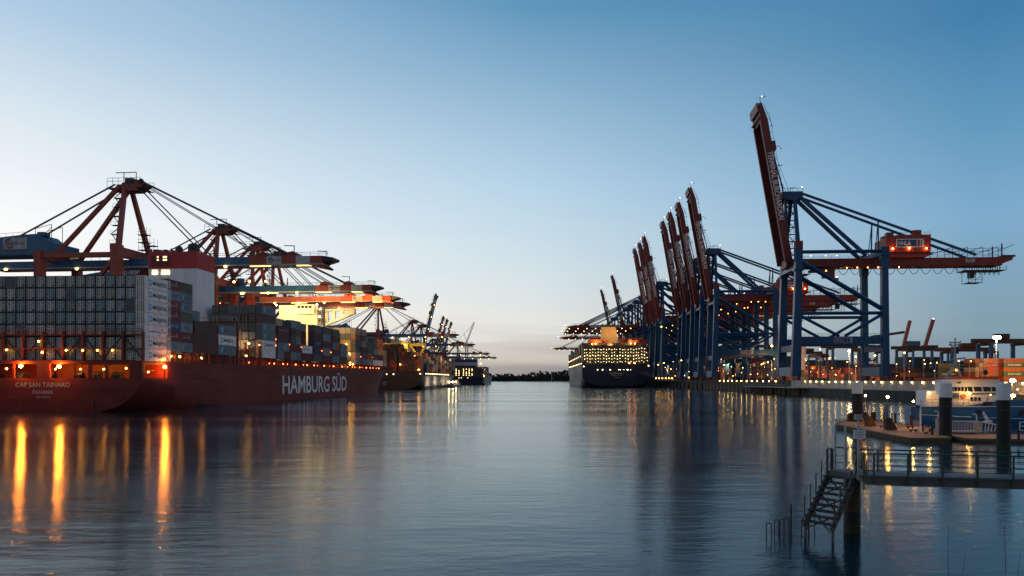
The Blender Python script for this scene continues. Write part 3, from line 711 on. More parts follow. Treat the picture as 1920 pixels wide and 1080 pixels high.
# slim lattice luffing crane far left of the channel
t = thing('luffing_crane', 'slim lattice crane with steep jib standing among the far left cranes', 'crane', (-113, 1300, 6))
m = MB('dark_steel')
for a in (-2, 2):
    for b_ in (-2, 2): m.tube((a, b_, 0), (a, b_, 62), .5)
for k in range(12): m.tube((-2, -2, k*5), (2, -2, k*5+5), .3); m.tube((-2, -2, k*5+5), (2, -2, k*5+5), .3)
m.build('tower', t)
m = MB('dark_steel'); m.bar((0, 0, 62), (14, 0, 98), 1.2, 1.2, None, .8, .8); m.bar((-2, 0, 62), (11, 0, 97), .5, .5)
for k in range(9): m.tube((k*1.5, 0, 62+k*4), (-1+k*1.55, 0, 66+k*4), .3)
m.build('jib', t)
m = MB('dark_steel'); m.bar((0, 0, 62), (-16, 0, 66), 1, 1); m.tube((-16, 0, 66), (-4, 0, 78), .35); m.tube((-4, 0, 78), (0, 0, 62), .4); m.tube((-4, 0, 78), (12, 0, 95), .25); m.box(-18, -2, 62, -14, 2, 65); m.build('counter_jib', t)
# ------------------------------------------------------------------ shipping containers
CW, CP = 2.12, 2.225                    # container width and column pitch
HCH, STD = 2.65, 2.37
LIGHTC = ('maersk', 'white', 'reefer')
CMESH = {}
def star(m, c, r0, r1, mat, n=7):
    x, y, z = c; pts = []
    for k in range(2*n):
        r = r0 if k % 2 == 0 else r1; a = math.pi/2+math.pi*k/n; pts.append((x, y+r*math.cos(a), z+r*math.sin(a)))
    for k in range(2*n): m.face([c, pts[k], pts[(k+1) % (2*n)]], mat)
def container_mesh(Lc, h, col, logo):
    k = (Lc, h, col, logo)
    if k in CMESH: return CMESH[k]
    c = 'box_'+col; m = MB(c); a = CW/2; l = Lc/2
    m.box(-a+.05, -l+.1, .12, a-.05, l-.06, h-.1)
    ec = 'box_gap' if col[:6] == 'reefer' else c  # reefer end frame painted dark to stand in for shaded gaps between columns
    for x in (-a, a-.13):
        for y in (-l, l-.13): m.box(x, y, .03, x+.13, y+.13, h-.04, ec if y < 0 else c)
    for z0, z1 in ((.03, .2), (h-.15, h-.04)):
        for x in (-a, a-.1): m.box(x, -l+.13, z0, x+.1, l-.13, z1)
        for y in (-l, l-.1): m.box(-a+.13, y, z0, a-.13, y+.1, z1, ec if y < 0 else c)
    n = int(Lc/.62)
    for i in range(n):
        y = -l+.3+(Lc-.6)*i/n
        for sx in (-1, 1): m.box(min(sx*(a-.05), sx*(a-.012)), y, .2, max(sx*(a-.05), sx*(a-.012)), y+.3, h-.15)
    X = a+.012
    def panel(y0, z0, y1, z1, mat, x=X): m.face([(x, y0, z0), (x, y1, z0), (x, y1, z1), (x, y0, z1)], mat)
    if logo == 'MAERSK':
        lc = {'white': 'letter_dark', 'reefer': 'letter_dark'}.get(col, 'letter_grey'); pc = 'letter_pale' if col == 'maersk' else 'letter_white'
        y0 = -l+Lc*.13; s = h*.50
        panel(y0, h*.24, y0+s*.9, h*.24+s, 'star_blue'); star(m, (X+.012, y0+s*.45, h*.24+s/2), s*.36, s*.17, pc)
        m.text('MAERSK', (X, -l+Lc*.29, h*.31), (0, 1, 0), (0, 0, 1), Lc*.56, h*.34, lc)
    elif logo == 'HAMBURG SÜD':
        lc = 'letter_grey' if col in LIGHTC else 'letter_pale'
        m.text('HAMBURG SÜD', (X, -l+Lc*.12, h*.38), (0, 1, 0), (0, 0, 1), Lc*.7, h*.2, lc)
        y0 = -l+Lc*.62; m.face([(X, y0, h*.6), (X, y0+.5, h*.62), (X, y0+.2, h*.82), (X, y0-.1, h*.72)], 'logo_red' if col in LIGHTC else lc)
    elif logo == 'WHITE':
        m.text('EVERGREEN', (X, -l+Lc*.2, h*.36), (0, 1, 0), (0, 0, 1), Lc*.62, h*.34, 'letter_white')
    elif logo == 'CUBE':
        panel(-l+Lc*.12, h*.36, -l+Lc*.12+h*.32, h*.7, 'logo_navy'); m.text('Hapag-Lloyd', (X, -l+Lc*.26, h*.38), (0, 1, 0), (0, 0, 1), Lc*.5, h*.3, 'logo_navy')
    elif logo == 'KLINE':
        m.text('K  LINE', (X, -l+Lc*.3, h*.36), (0, 1, 0), (0, 0, 1), Lc*.42, h*.28, 'letter_white')
    elif logo == 'CMA':
        m.text('CMA CGM', (X, -l+Lc*.2, h*.36), (0, 1, 0), (0, 0, 1), Lc*.6, h*.3, 'letter_pale')
    CMESH[k] = m.mesh('shipping_container')
    return CMESH[k]
DMESH = {}
def door_mesh(h, col, rods=True):
    k = (h, col)
    if k in DMESH: return DMESH[k]
    c = 'box_'+col; m = MB(c); a = CW/2-.16
    dk = 'box_gap' if col[:6] in ('reefer', 'maersk', 'white') else 'galv'
    for x0, x1 in ((-a, -.025), (.025, a)):
        m.box(x0, -.04, .22, x1, .05, h-.17)
        for f in (.28, .72): x = x0+(x1-x0)*f; m.box(x-.045, -.1, .2, x+.045, -.045, h-.16, dk)
        m.box(x0+.15, -.12, h*.42, x1-.15, -.102, h*.42+.05, dk)
        for z in (.5, h*.5, h-.5): m.box(x0 if x0 < -.5 else x1-.1, -.07, z, (x0+.1) if x0 < -.5 else x1, -.045, z+.12, dk)
    if col[:6] == 'reefer':
        m.box(-a+.34, -.06, h*.62, -a+.62, -.041, h*.8, 'star_blue'); m.box(.34, -.06, h*.7, .7, -.041, h*.76, 'letter_grey'); m.box(.3, -.07, .35, .75, -.041, .62, 'box_gap')
    DMESH[k] = m.mesh('door')
    return DMESH[k]
NCON = [0]
def container(M, x, y, z, Lc, h, col, logo, label, group, door=False, rz=0):
    """x,y = centre of the footprint in the carrier's frame M, z = underside"""
    o = put('shipping_container', container_mesh(Lc, h, col, logo))
    o.matrix_world = M @ Matrix.Translation((x, y, z)) @ Matrix.Rotation(rz, 4, 'Z')
    tag(o, label, 'container', group)
    if door: put('door', door_mesh(h, col), o, (0, -Lc/2+.045, 0))
    NCON[0] += 1
    return o
WORD = dict(white='white', reeferb='whitish', reeferc='pale blue', reeferd='pale olive grey', reefer='pale grey', maersk='grey', red='red', brown='brown', dred='dark red', blue='blue', navy='navy', dgrey='dark grey', green='green',
            dgreen='dark green', orange='orange', rorange='bright red', beige='beige', pink='pale pinkish', yellow='yellow', olive='olive')
def frame(x, y, rz): return Matrix.Translation((x, y, 0)) @ Matrix.Rotation(rz, 4, 'Z')

# ------------------------------------------------------------------ hull lofting
GL = [1, .85, .7, .55, .42, .32, .24, .17, .11, .06, .025, .005, 0]
def hull(m, st, mat, boot, zboot=.9, notch=None):
    rings = []
    for (t, Bd, Bw, zb, zd, c_, n) in st:
        half = []
        for g in GL:
            z = zb+(zd-zb)*g
            B = Bw+(Bd-Bw)*max(0, z/zd)**1.25 if z > 0 else Bw
            half.append((B*min(1, ((z-zb)/c_) if z > zb else 0)**(1/n), z))
        rings.append([(-a, t, z) for a, z in half]+[(a, t, z) for a, z in half[::-1]])
    n0 = len(m.f); m.grid(rings, mat)
    bi = m._m(boot)
    for k in range(n0, len(m.f)):
        if sum(m.v[i][2] for i in m.f[k])/4 < zboot: m.mi[k] = bi
    m.face(rings[0], mat)
    for a, b in zip(rings, rings[1:]): m.face([a[0], b[0], b[-1], a[-1]], mat)

# ------------------------------------------------------------------ the red container ship
ST = (-106.0, 166.0, R(-2.5)); SM = frame(*ST)
def px2t(px, k=None):
    k = (px-VX)/F
    return (-84-166*k)/(.999*k-.0436)
ship = thing('container_ship', 'long dark red container ship in the left foreground, white lettering along its hull', 'ship', (ST[0], ST[1], 0), ST[2])
m = MB('hull_red')
st = [(0, 22, 22, -.3, 7.2, 6.6, 5.4), (6, 22, 22, -1.4, 7.2, 6.6, 5.4), (14, 22, 22, -3, 7.2, 6.6, 5.4), (14.05, 22, 22, -3, 10.9, 6.6, 5.4), (24, 22, 22, -6, 10.9, 6.6, 5), (45, 22, 22, -9, 10.9, 6, 4),
      (110, 22, 22, -9, 11.15, 5, 4), (180, 22, 22, -9, 11.5, 5, 4), (200, 22, 21.3, -9, 11.7, 5, 4), (215, 21.8, 19.2, -9, 11.9, 5, 4), (228, 20.2, 16, -9, 12, 5, 4), (240, 18, 12.6, -9, 12.1, 5, 4), (253, 15, 9.2, -9, 12.2, 5, 4),
      (265, 12, 6.2, -9, 12.3, 5, 4), (278, 8.6, 3.2, -9, 12.4, 5, 4), (291, 5.5, .4, -7, 12.5, 5, 4), (300, 3.6, .1, 1.5, 12.6, 5, 4), (310, 1.5, .05, 7, 12.8, 4, 4), (317, .1, .05, 11, 13, 2, 4)]
hull(m, st, 'hull_red', 'hull_boot', -.2)
m.text('HAMBURG SÜD', (22.03, 81.5, 2.15), (0, 1, 0), (0, 0, 1), 71.5, 7.4, 'letter_white')
m.text('CAP SAN TAINARO', (-6.1, -.03, 5.3), (1, 0, 0), (0, 0, 1), 12.1, 1.0, 'letter_pale')
m.text('PANAMA', (-2.2, -.03, 3.75), (1, 0, 0), (0, 0, 1), 4.4, .88, 'letter_pale'); m.text('IMO 9622215', (-1.5, -.03, 2.95), (1, 0, 0), (0, 0, 1), 3.2, .4, 'letter_pale')
m.tube((11.3, -.12, .2), (11.3, -.12, 2.4), .12, 'hull_boot')
for t in (33, 52, 71): m.box(22.0, t, .3, 22.02, t+.16, 3+t*.05, 'hull_boot')
m.build('hull', ship, smooth=35)
# poop: pillars round the open mooring deck, roof slab, lit inner wall
m = MB('ship_red')
lx = lambda px: (px-81)*166/1440
for a, b in ((69, 94), (139, 142), (168, 176), (200, 206), (248, 272), (22, 25), (-40, -33), (-90, -80)): m.box(lx(a), 0, 7.2, min(22, lx(b)), .5, 10.3, 'hull_red')
for a, b in ((.5, 1.1), (10.4, 14.05)): m.box(21.5, a, 7.2, 22, b, 10.3, 'hull_red')
m.box(-22, 0, 10.3, 22, 14.05, 10.9, 'hull_red'); m.box(-22, -.05, 10.9, 22, .2, 11.05, 'hull_red')
m.box(-22, 9.8, 7.2, 21.4, 10.2, 10.3)
m.build('poop', ship)
for x in (-13, -7.5, -1, 5.5, 9.5, 14, 18.5):
    m = MB('dark_steel'); m.box(x-.8, 3, 7.2, x+.8, 5, 7.9); m.tube((x-.9, 4, 8.1), (x+.9, 4, 8.1), .55, None, 10); m.build('winch', ship)
    m = MB('dark_steel'); m.tube((x+1.4, 1, 7.2), (x+1.4, 1, 8.0), .25); m.tube((x+1.9, 1, 7.2), (x+1.9, 1, 8.0), .25); m.box(x+1, .7, 7.2, x+2.3, 1.3, 7.35); m.build('mooring_bitt', ship)
m = MB('ship_red')
m.path([(16.6, 2, 7.2), (16.6, 2, 9), (17.2, 2, 9.7), (18.2, 2, 9.8)], .12, 'ship_red'); m.path([(20.4, 2.5, 7.2), (20.6, 2.5, 8.6), (20.9, 4, 8.8), (20.9, 7, 8.8)], .1, 'ship_red')
m.build('rail', ship)
m = MB('window_lit'); m.prism([(lx(207), 9.7, 7.25), (lx(214), 9.7, 7.25), (lx(214), 9.7, 9.4), (lx(212.5), 9.7, 9.9), (lx(208.5), 9.7, 9.9), (lx(207), 9.7, 9.4)], (0, .08, 0)); m.build('doorway', ship)
for x, z in ((lx(41), 9.8), (lx(115), 9.75)): lamp(ship, (x, -.45, z), .36, 'sodium_big')
lamp(ship, (22.45, 8.4, 9.8), .36, 'sodium_big')
for x, y, z in ((lx(5), .9, 9.3), (lx(100), .9, 9.2), (lx(190), 1.5, 9.2), (lx(142), 2, 9.2), (lx(228), 2.5, 9.4), (21.2, 2, 9.2), (20, 6, 8.6)): lamp(ship, (x, y, z), .2, 'sodium')
# stern lashing frame in front of the lowest tiers
m = MB('ship_red')
for k in range(11):
    x = 21.9-k*4.45; m.box(x-.2, .25, 10.9, x+.2, .75, 17.2)
    if k < 10:
        a = (x, .5, 11.2); b = (x-4.45, .5, 16.6)
        if k % 2: a, b = (x, .5, 16.6), (x-4.45, .5, 11.2)
        m.bar(a, b, .22, .22, 'dark_steel')
for z in (13.5, 16.5): m.box(-22, .3, z, 22, .9, z+.22, 'ship_red')
for z in (17.4, 17.9): m.tube((-22, .35, z), (22, .35, z), .05, 'ship_red', 4)
for k in range(40): m.tube((21.8-k*1.1, .35, 16.7), (21.8-k*1.1, .35, 17.9), .05, 'ship_red', 4)
m.build('lashing_frame', ship)
for px, py in ((10, 656), (72, 640), (125, 657), (157, 657), (185, 657), (214, 657)): lamp(ship, (lx(px), .1, (711-py)*.1153+7), .2, 'lamp_warm')
lamp(ship, (lx(79), .1, 12.8), .22, 'sodium')
# containers of the stern block
HB = 10.98
for tier in range(7):
    for k in range(16):
        logo = 'HAMBURG SÜD' if tier == 2 else 'MAERSK'
        col = 'white' if k == 0 else ('maersk' if (tier*5+k*3) % 23 == 0 else random.choice(('reefer', 'reefer', 'reeferb', 'reeferb', 'reeferc', 'reeferd')))
        lab = ('white container side, %s row down the stern block%s' % (ORD[7-tier], ', faint red emblem' if tier == 2 else ', blue star and dark lettering') if k == 0 else
               '%s container, %s row down, %s column in from the corner, stern block' % (WORD[col], ORD[7-tier], ORD[k+1]))
        container(SM, 22-CP/2-k*CP, 1.2+5.4, HB+tier*HCH, 10.8, HCH, col, logo, lab, 'containers of the stern block', True)
BZ = 13.45
def bay(name, p0, p1, tiers, h=HCH, inner=(), group='containers along the ship side', sink=0):
    t0, t1 = px2t(p0), px2t(p1); Lc = t1-t0-.12
    n = len(tiers)
    for i, c in enumerate(tiers):
        z = BZ+i*h
        if isinstance(c, tuple) and len(c) == 2 and isinstance(c[1], tuple):
            for j, (col, logo) in enumerate(c):
                container(SM, 22-CP/2, t0+Lc*(.25+.5*j), z, Lc/2-.08, h, col, logo, 'short %s container, %s tier up, %s half, %s' % (WORD[col], ORD[i+1], ('stern', 'bow')[j], name), group, j == 0)
        else:
            col, logo = c
            container(SM, 22-CP/2, t0+Lc/2, z, Lc, h, col, logo, '%s container, %s tier up, %s' % (WORD[col], ORD[i+1], name), group, True)
    for k, cols in enumerate(inner):
        for i, col in enumerate(cols):
            if col is None: continue
            container(SM, 22-CP/2-(k+1)*CP, t0+Lc/2, BZ+i*h, Lc, h, col, None, '%s container, %s tier up, %s inboard column, %s' % (WORD[col], ORD[i+1], ORD[k+1], name), group, True)
    return t0, t1
MK = 'MAERSK'; HS = 'HAMBURG SÜD'; CM = 'CMA'
bay('stack beside the stern block', 319, 365.5, [(('maersk', MK), ('maersk', MK)), (('red', HS), ('red', HS)), (('blue', CM), ('maersk', MK)), (('red', HS), ('olive', None)), (('red', HS), ('maersk', MK)), (('maersk', MK), ('maersk', MK)), (('red', HS), ('olive', None))], STD)
bay('low brown stack below the funnel', 368.5, 410.5, [('brown', None)]*3)
t0, t1 = px2t(368.5), px2t(410.5)
container(SM, 22-CP/2-CP*.6, t0+2.6, BZ+3*HCH, 5.6, HCH, 'maersk', MK, 'short grey container with dark lettering lying on top of the low brown stack', 'containers along the ship side', True)
bay('stack beside the open hatch', 413.5, 446, [('maersk', MK), ('white', MK), ('maersk', MK)])
cols5 = [['dgrey', 'reefer', 'reefer', 'dgrey', 'brown', 'dgrey'], ['dgrey', 'white', 'reefer', 'dgrey', 'brown', 'maersk'], ['dgrey', 'reefer', 'pink', 'maersk', 'brown', 'maersk'],
         ['dgrey', 'reefer', 'pink', 'brown', 'dgrey', 'maersk'], ['dgrey', 'dgrey', 'pink', 'brown', 'maersk', 'brown'], ['dgrey', 'dgrey', 'dgrey', 'dgrey', 'olive', 'dgrey']]
bay('tall stack behind the open hatch', 495, 519.5, [('white', None), ('white', MK), ('maersk', MK), ('maersk', MK), ('brown', None), ('maersk', MK)], HCH, cols5)
bay('dark red stack below the deckhouse', 523.5, 545, [(('maersk', None), ('red', None)), (('maersk', None), ('maersk', MK)), ('brown', None), ('dred', HS)], HCH, [['dgrey']*4+['beige'], ['dgrey']*4+['beige'], ['dgrey']*4+['olive']])
bay('five high stack of short boxes', 548, 566.5, [(('maersk', None), ('maersk', None)), ('dred', None), (('dgrey', None), ('maersk', None)), (('brown', None), ('olive', None)), (('maersk', None), ('maersk', None))], HCH, [['dgrey']*4+['maersk']])
bay('gap with the bright lamps', 569, 587.5, [('dred', None), ('white', HS)], HCH, [['dgrey', 'beige', 'red', 'dred', 'maersk'], ['dgrey', 'beige', 'yellow', 'dred', 'dgrey']])
bay('dark stack amidships', 590, 605, [('dgrey', None), ('navy', None), ('navy', CM), ('dred', None), ('dgrey', None)])
bay('mixed stack after the dark one', 608, 622, [('red', None), ('maersk', HS), ('red', None), ('maersk', MK), ('dgrey', None)])
bay('rust coloured stack before the deckhouse', 625, 638.5, [('maersk', None), ('brown', None), (('maersk', None), ('orange', None)), ('dred', None), ('dgrey', None)])
bay('low stack abreast of the deckhouse', 640.5, 652.5, [('brown', None), ('maersk', None), ('maersk', MK)], HCH, [['dgrey']*3])
yl = ['dgrey', 'beige', 'yellow', 'yellow', 'olive', 'beige']  # yellow and beige here are lamplight put into the box paint
bay('lit stack forward of the deckhouse', 668, 677.5, [('pink', MK), ('pink', None), ('dgrey', None), ('dgrey', None), ('orange', None), ('beige', None)], HCH, [yl, yl, ['dgrey', 'yellow', 'beige', 'olive', 'navy', 'beige'], yl, yl, yl])
bay('grey stack after the lit one', 680, 688.5, [('maersk', None), ('dgrey', None), ('dred', None), ('pink', None), ('dgrey', None), ('pink', None)])
bay('beige stack near the bow', 690, 699.5, [(('pink', None), ('beige', None)), ('orange', None), ('dgrey', None), ('olive', None)], HCH, [['dgrey', 'dgrey', 'yellow', 'yellow', 'beige']])  # inner yellow tiers: lamplit tone put into the paint
bay('white based stack near the bow', 701, 709.5, [('white', None), ('dgrey', None), ('maersk', None), ('olive', None), ('dgrey', None)])
bay('orange topped stack near the bow', 711, 719, [('white', None), ('dred', None), ('yellow', None), ('orange', None), ('orange', None)])  # yellow tier has its lamplit tone in the paint
bay('foremost stack on the bow', 720.5, 726, [('pink', None), ('beige', None), ('pink', None), ('brown', None)])
# stanchions, deck lamps, lashing bridges
m = MB('ship_red'); m.box(-.14, -.16, 0, .14, .16, 2.5); m.box(-1.2, -.16, 2.25, .14, .16, 2.5); m.box(-1.2, -.16, 0, -.95, .16, 2.25); STAN = m.mesh('stanchion')
for k in range(37): put('stanchion', STAN, ship, (21.7, 14.6+k*5.6, 10.9+k*.02))
for k in range(26): lamp(ship, (20.2, 60+k*6.2+(k*37 % 5)*.6, 11.9+k*.02), .24, 'sodium_red')
for t in (13.4, 17.5, 23.8, 28.4): lamp(ship, (21.2, t, 12.35), .24, 'sodium')
m = MB('ship_red'); m.box(-20, 14.2, 10.95, 20.6, 16.5, 13.2); m.box(-20, 16, 10.95, 19.2, 215, 13.2, 'ship_red'); m.build('hatch_coaming', ship)
def bridge(t, ztop, lampz=None, rail=False):
    m = MB('ship_red')
    for k in range(0, 20, 2):
        x = 21.7-k*CP; m.box(x-.22, t-.3, 10.95, x+.22, t+.3, ztop)
    z = 16
    while z < ztop+.1: m.box(-20, t-.45, z-.1, 21.9, t+.45, z+.1); z += 3.5
    if rail:
        m.box(-20, t-.5, ztop-.1, 21.9, t+.5, ztop+.1)
        for k in range(30): m.tube((21.8-k*1.4, t-.5, ztop), (21.8-k*1.4, t-.5, ztop+1.2), .05, 'pale_grey', 4)
        m.tube((-20, t-.5, ztop+1.2), (21.8, t-.5, ztop+1.2), .06, 'pale_grey', 4)
    m.build('lashing_bridge', ship)
    for z in (lampz or ()): lamp(ship, (21.75, t-.55, z), .24, 'sodium_red')
for px, zt, lz in ((317.8, 17, ()), (367, 18, ()), (412, 18, ()), (521.3, 21, (17.6, 19.5)), (546.5, 20, (18.4,)), (567.7, 20, (18,)), (606.5, 20, (17.6,)), (623.5, 20, (17.4,)), (639.5, 19, ()), (678.8, 20, (17,)), (700, 20, (17.2,)), (719.6, 20, ())):
    bridge(px2t(px), zt, lz)
bridge(px2t(450), 23, (), True); bridge(px2t(493)-.6, 18, (17.2,))
for x, z in ((19, 17.6), (14, 16), (9.5, 17.4), (18.2, 13.9)): lamp(ship, (x, px2t(493)-2.2, z), .26, 'lamp_warm')
tI = px2t(569)
for x, z in ((18.5, 19.4), (16.5, 18.8), (21, 18.6)): lamp(ship, (x, tI-.6, z), .32, 'lamp_warm')
tM = px2t(655)
for dx, dt, z in ((21.4, 4, 13.2), (20.6, 7, 14), (21.2, 9, 13.4), (20, 8, 18), (21, 5, 17.6), (14, 12, 24.5), (18, 10, 22)): lamp(ship, (dx, tM+dt, z), .32, 'lamp_warm')
for px in (685, 697, 707, 716):
    lamp(ship, (16, px2t(px)-6, 27), .3, 'lamp_warm')
# red and white engine casing with exhausts
m = MB('white_paint'); m.box(-10, 60, 11, 4.6, 71, 39.6); m.box(-10.1, 59.9, 39.6, 4.7, 71.1, 44.6, 'funnel_red')
for k in range(6): m.box(-9.2, 59.8, 40.3+k*.55, -3.4, 59.898, 40.6+k*.55, 'dark_steel')
f = m.build('funnel', ship)
for (x0, x1) in ((-9.0, -7.2), (-6.2, -3.6)):
    m = MB('window_lit')
    for k in range(3): m.box(x0+k*(x1-x0)/3+.08, 59.86, 37.9, x0+(k+1)*(x1-x0)/3-.08, 59.97, 39.2); m.box(x0+k*(x1-x0)/3+.08, 59.86, 37.9, x0+(k+1)*(x1-x0)/3-.08, 59.97, 38.5)
    m.build('window', f)
for (x0, x1) in ((-7.4, -6.9), (-5.6, -4.4)):
    m = MB('window_lit'); m.box(x0, 59.74, 41.9, x1, 59.79, 42.4); m.box(x0, 59.74, 42.8, x1, 59.79, 43.2); m.build('vent_light', f)
m = MB('dark_steel'); m.tube((.6, 66, 44.6), (.6, 66, 47.2), 1.7, None, 14); m.ball((.6, 66, 47.2), 1.7, None, 12, 6, .5)
m.tube((-3.4, 65, 44.6), (-3.4, 65, 46.2), 1.1, None, 12); m.ball((-3.4, 65, 46.1), 1.1); m.tube((-7, 64, 44.6), (-7, 64, 45.8), .7); m.tube((-5.6, 66, 44.6), (-5.6, 66, 45.9), .8)
m.build('exhaust', f)
# cream bridge deckhouse, floodlit
m = MB('cream'); m.box(-9, 160, 11, 7.4, 172, 36.2); m.box(-1.5, 158.6, 34.6, 6.6, 160, 38.6); m.box(-9, 160, 36.2, 7.4, 172, 38.4)
m.box(-10, 159.4, 36.4, -1.52, 159.95, 36.6)
h = m.build('deckhouse', ship)
for k in range(4): b = MB('glass_dark'); b.box(-.6+k*1.62, 158.5, 37.0, .62+k*1.62, 158.58, 38.0); b.build('window', h)
for z in (31.5, 28, 24.5):
    for y in (162, 165, 168): b = MB('glass_dark'); b.box(7.42, y, z, 7.47, y+1, z+1); b.build('window', h)
m = MB('pale_grey')
for z in (36.5, 33, 29.5, 26):                               # stair landings on the starboard side
    m.box(7.5, 159.6, z-.1, 9.6, 170, z+.1)
    for k in range(6): m.tube((9.5, 159.8+k*2, z), (9.5, 159.8+k*2, z+1.1), .05, None, 4)
    m.tube((9.5, 159.8, z+1.1), (9.5, 169.8, z+1.1), .05, None, 4); m.tube((7.5, 159.7, z+1.1), (9.5, 159.7, z+1.1), .05, None, 4)
    m.bar((8.5, 160.5, z), (8.5, 168, z-3.5), .9, .12)
m.build('stair', h)
m = MB('cream')
w0 = [(9.7, 164, 30.4), (22.4, 164, 35.6), (22.4, 164, 37.2), (9.7, 164, 36.6)]
for a, b in (((9.7, 30.4), (22.4, 35.6)), ((9.7, 36.6), (22.4, 37.1))): m.bar((a[0], 165, a[1]), (b[0], 165, b[1]), 2.4, .9)
for x, z in ((10, 33.4), (13.2, 34), (16.8, 34.8), (19.6, 35.6)): m.box(x-.55, 164.3, z-3+x*.13-1.2, x+.55, 165.7, 36.7)
m.prism([(16.9, 164.2, 33.4), (22.4, 164.2, 35.6), (22.4, 164.2, 37), (18.8, 164.2, 36.7), (18.8, 164.2, 35.2), (16.9, 164.2, 34.6)], (0, 1.6, 0))
for k in range(9): m.tube((10+k*1.5, 163.9, 37), (10+k*1.5, 163.9, 38.2), .06, 'pale_grey', 4)
m.tube((10, 163.9, 38.2), (22.2, 163.9, 38.3), .06, 'pale_grey', 4); m.box(10.2, 164, 37.2, 15, 165.5, 37.5, 'dark_steel')
m.build('bridge_wing', h)
for p in ((7.8, 158.4, 38.5), (9.2, 158.6, 36.6), (8.9, 158.8, 33.5), (-9.6, 158.6, 38.3), (8.6, 159, 27.2)): lamp(ship, p, .34, 'lamp_white')
for p, e in (((2, 148, 37), 5200), ((-6, 150, 36), 4200), ((16, 157, 33), 1600), ((8.4, 156, 27), 700)): light(p, e*2.2, (1, .66, .27), .5, ship)
for p, e in (((16, 172, 22), 2600), ((14, 178, 26), 2600), ((21.5, 168, 15), 1200), ((16, 62, 17), 500), ((19, 106, 21), 500)): light(p, e, (1, .60, .24), .4, ship, (-.5, 1, -.1))
# ------------------------------------------------------------------ farther ships
stackm = MB('box_dgrey')                 # far container stacks, past what one could tell apart
def stack(M, x0, y0, z0, nx, tiers, Lc, cols, h=HCH, gap=.12, ny=1):
    for j in range(ny):
        for k in range(nx):
            n = tiers(k) if callable(tiers) else tiers
            for i in range(n):
                a = x0+k*CP; y = y0+j*(Lc+.6)
                c = random.choice(cols)
                p = [M @ Vector(q) for q in ((a+gap, y, z0+i*h+gap), (a+CP, y, z0+i*h+gap), (a+CP, y+Lc, z0+i*h+gap), (a+gap, y+Lc, z0+i*h+gap),
                                             (a+gap, y, z0+i*h+h), (a+CP, y, z0+i*h+h), (a+CP, y+Lc, z0+i*h+h), (a+gap, y+Lc, z0+i*h+h))]
                stackm.hexa(p, 'box_'+c)
def stdhull(B, Ln, zd, zb0=0, rise=6):
    return [(0, B, B, zb0, zd, rise, 5), (12, B, B, -2, zd, rise, 5), (35, B, B, -8, zd, 6, 4), (Ln*.62, B, B, -8, zd+.3, 5, 4), (Ln*.72, B, B*.85, -8, zd+.6, 5, 4), (Ln*.82, B*.8, B*.5, -8, zd+1, 5, 4),
            (Ln*.92, B*.45, B*.08, -7, zd+1.5, 5, 4), (Ln*.97, B*.2, .1, 4, zd+2, 4, 4), (Ln, .1, .05, zd, zd+2.2, 2, 4)]
stack(SM, 22-19*CP, 1.2, HB, 3, 7, 10.8, ['reefer', 'reeferb', 'reeferc'])
# black ship ahead of the red one
M2 = frame(-98, 520, 0)
s2 = thing('container_ship', 'black hulled ship moored ahead of the red bow, brown stacks and yellow house', 'ship', (-98, 520, 0))
m = MB(); hull(m, stdhull(22.5, 300, 9.6), 'hull_black', 'hull_boot', 1.6)
m.box(22.52, 14, 2.2, 22.56, 190, 9.2, 'hull_grey')  # pale sheet over the black hull, floodlit tone put into its colour
m.text('SAN ANTONIO', (-7, -.05, 4.6), (1, 0, 0), (0, 0, 1), 6.2, .9, 'letter_pale'); m.text('MONROVIA', (-6.2, -.05, 3.3), (1, 0, 0), (0, 0, 1), 4.6, .75, 'letter_pale')
m.build('hull', s2, smooth=35)
m = MB('hull_black'); m.box(-22, 0, 9.6, 22, 10, 12.2)
for k in range(7): m.box(-20+k*6.2, -.3, 9.7, -16+k*6.2, -.02, 11.6, 'dark_steel')
m.build('poop', s2)
br = ['brown', 'dred', 'brown', 'dred', 'rorange', 'dgrey', 'brown']
stack(M2, -22, 4, 12.3, 12, lambda k: 7 if k > 7 else 6, 11, br)
stack(M2, 6, 3, 12.3, 7, lambda k: (7, 6, 5, 5, 4, 4, 3)[k], 11, br+['orange'])
for j in range(8): stack(M2, 4, 30+j*26, 10.5, 8, lambda k: max(2, 6-(j*3+k) % 4), 11.5, ['brown', 'dgrey', 'orange', 'beige', 'navy', 'pink'])
m = MB('house_green'); m.box(-6, 40, 9, 1.4, 52, 35.5); m.box(1.4, 40, 9, 6.5, 52, 34.2, 'house_yellow')
h = m.build('deckhouse', s2)
for x in (-4.8, -1.4):
    for z in (22, 26, 30): b = MB('glass_dark'); b.box(x, 39.9, z, x+2.2, 39.98, z+2.2); b.build('window', h)
m = MB('orange_steel' if 'orange_steel' in MATS else 'house_yellow')
for s, x0 in ((-1, -6), (1, 6.5)):
    x1 = s*19; m.box(min(x0, x1), 43, 31.2, max(x0, x1), 46, 33.4)
    m.bar((x1*.98, 44, 31.5), (x1*.72, 44, 23), 1.4, 1.6); m.bar((x1*.72, 44, 23.4), (x0+s*1.5, 44, 31), 1.2, 1.4)
m.build('bridge_wing', h)
for p in ((-16, 39.5, 31), (2.5, 39.4, 36), (4.5, 39.4, 32), (4.5, 39.4, 29), (4.5, 39.4, 25), (12, 38, 24), (10, 38, 20), (13, 38, 17)): lamp(s2, p, .5, 'lamp_warm')
for x, z in ((-11.5, 10.6), (-6.5, 10.4), (-1.3, 10.4), (3.4, 10.4), (21.5, 10.7)): lamp(s2, (x, -.6, z), .42, 'lamp_cream')
lamp(s2, (20.5, -.5, 13.4), .5, 'sodium'); lamp(s2, (8, -.6, 17), .4, 'sodium')
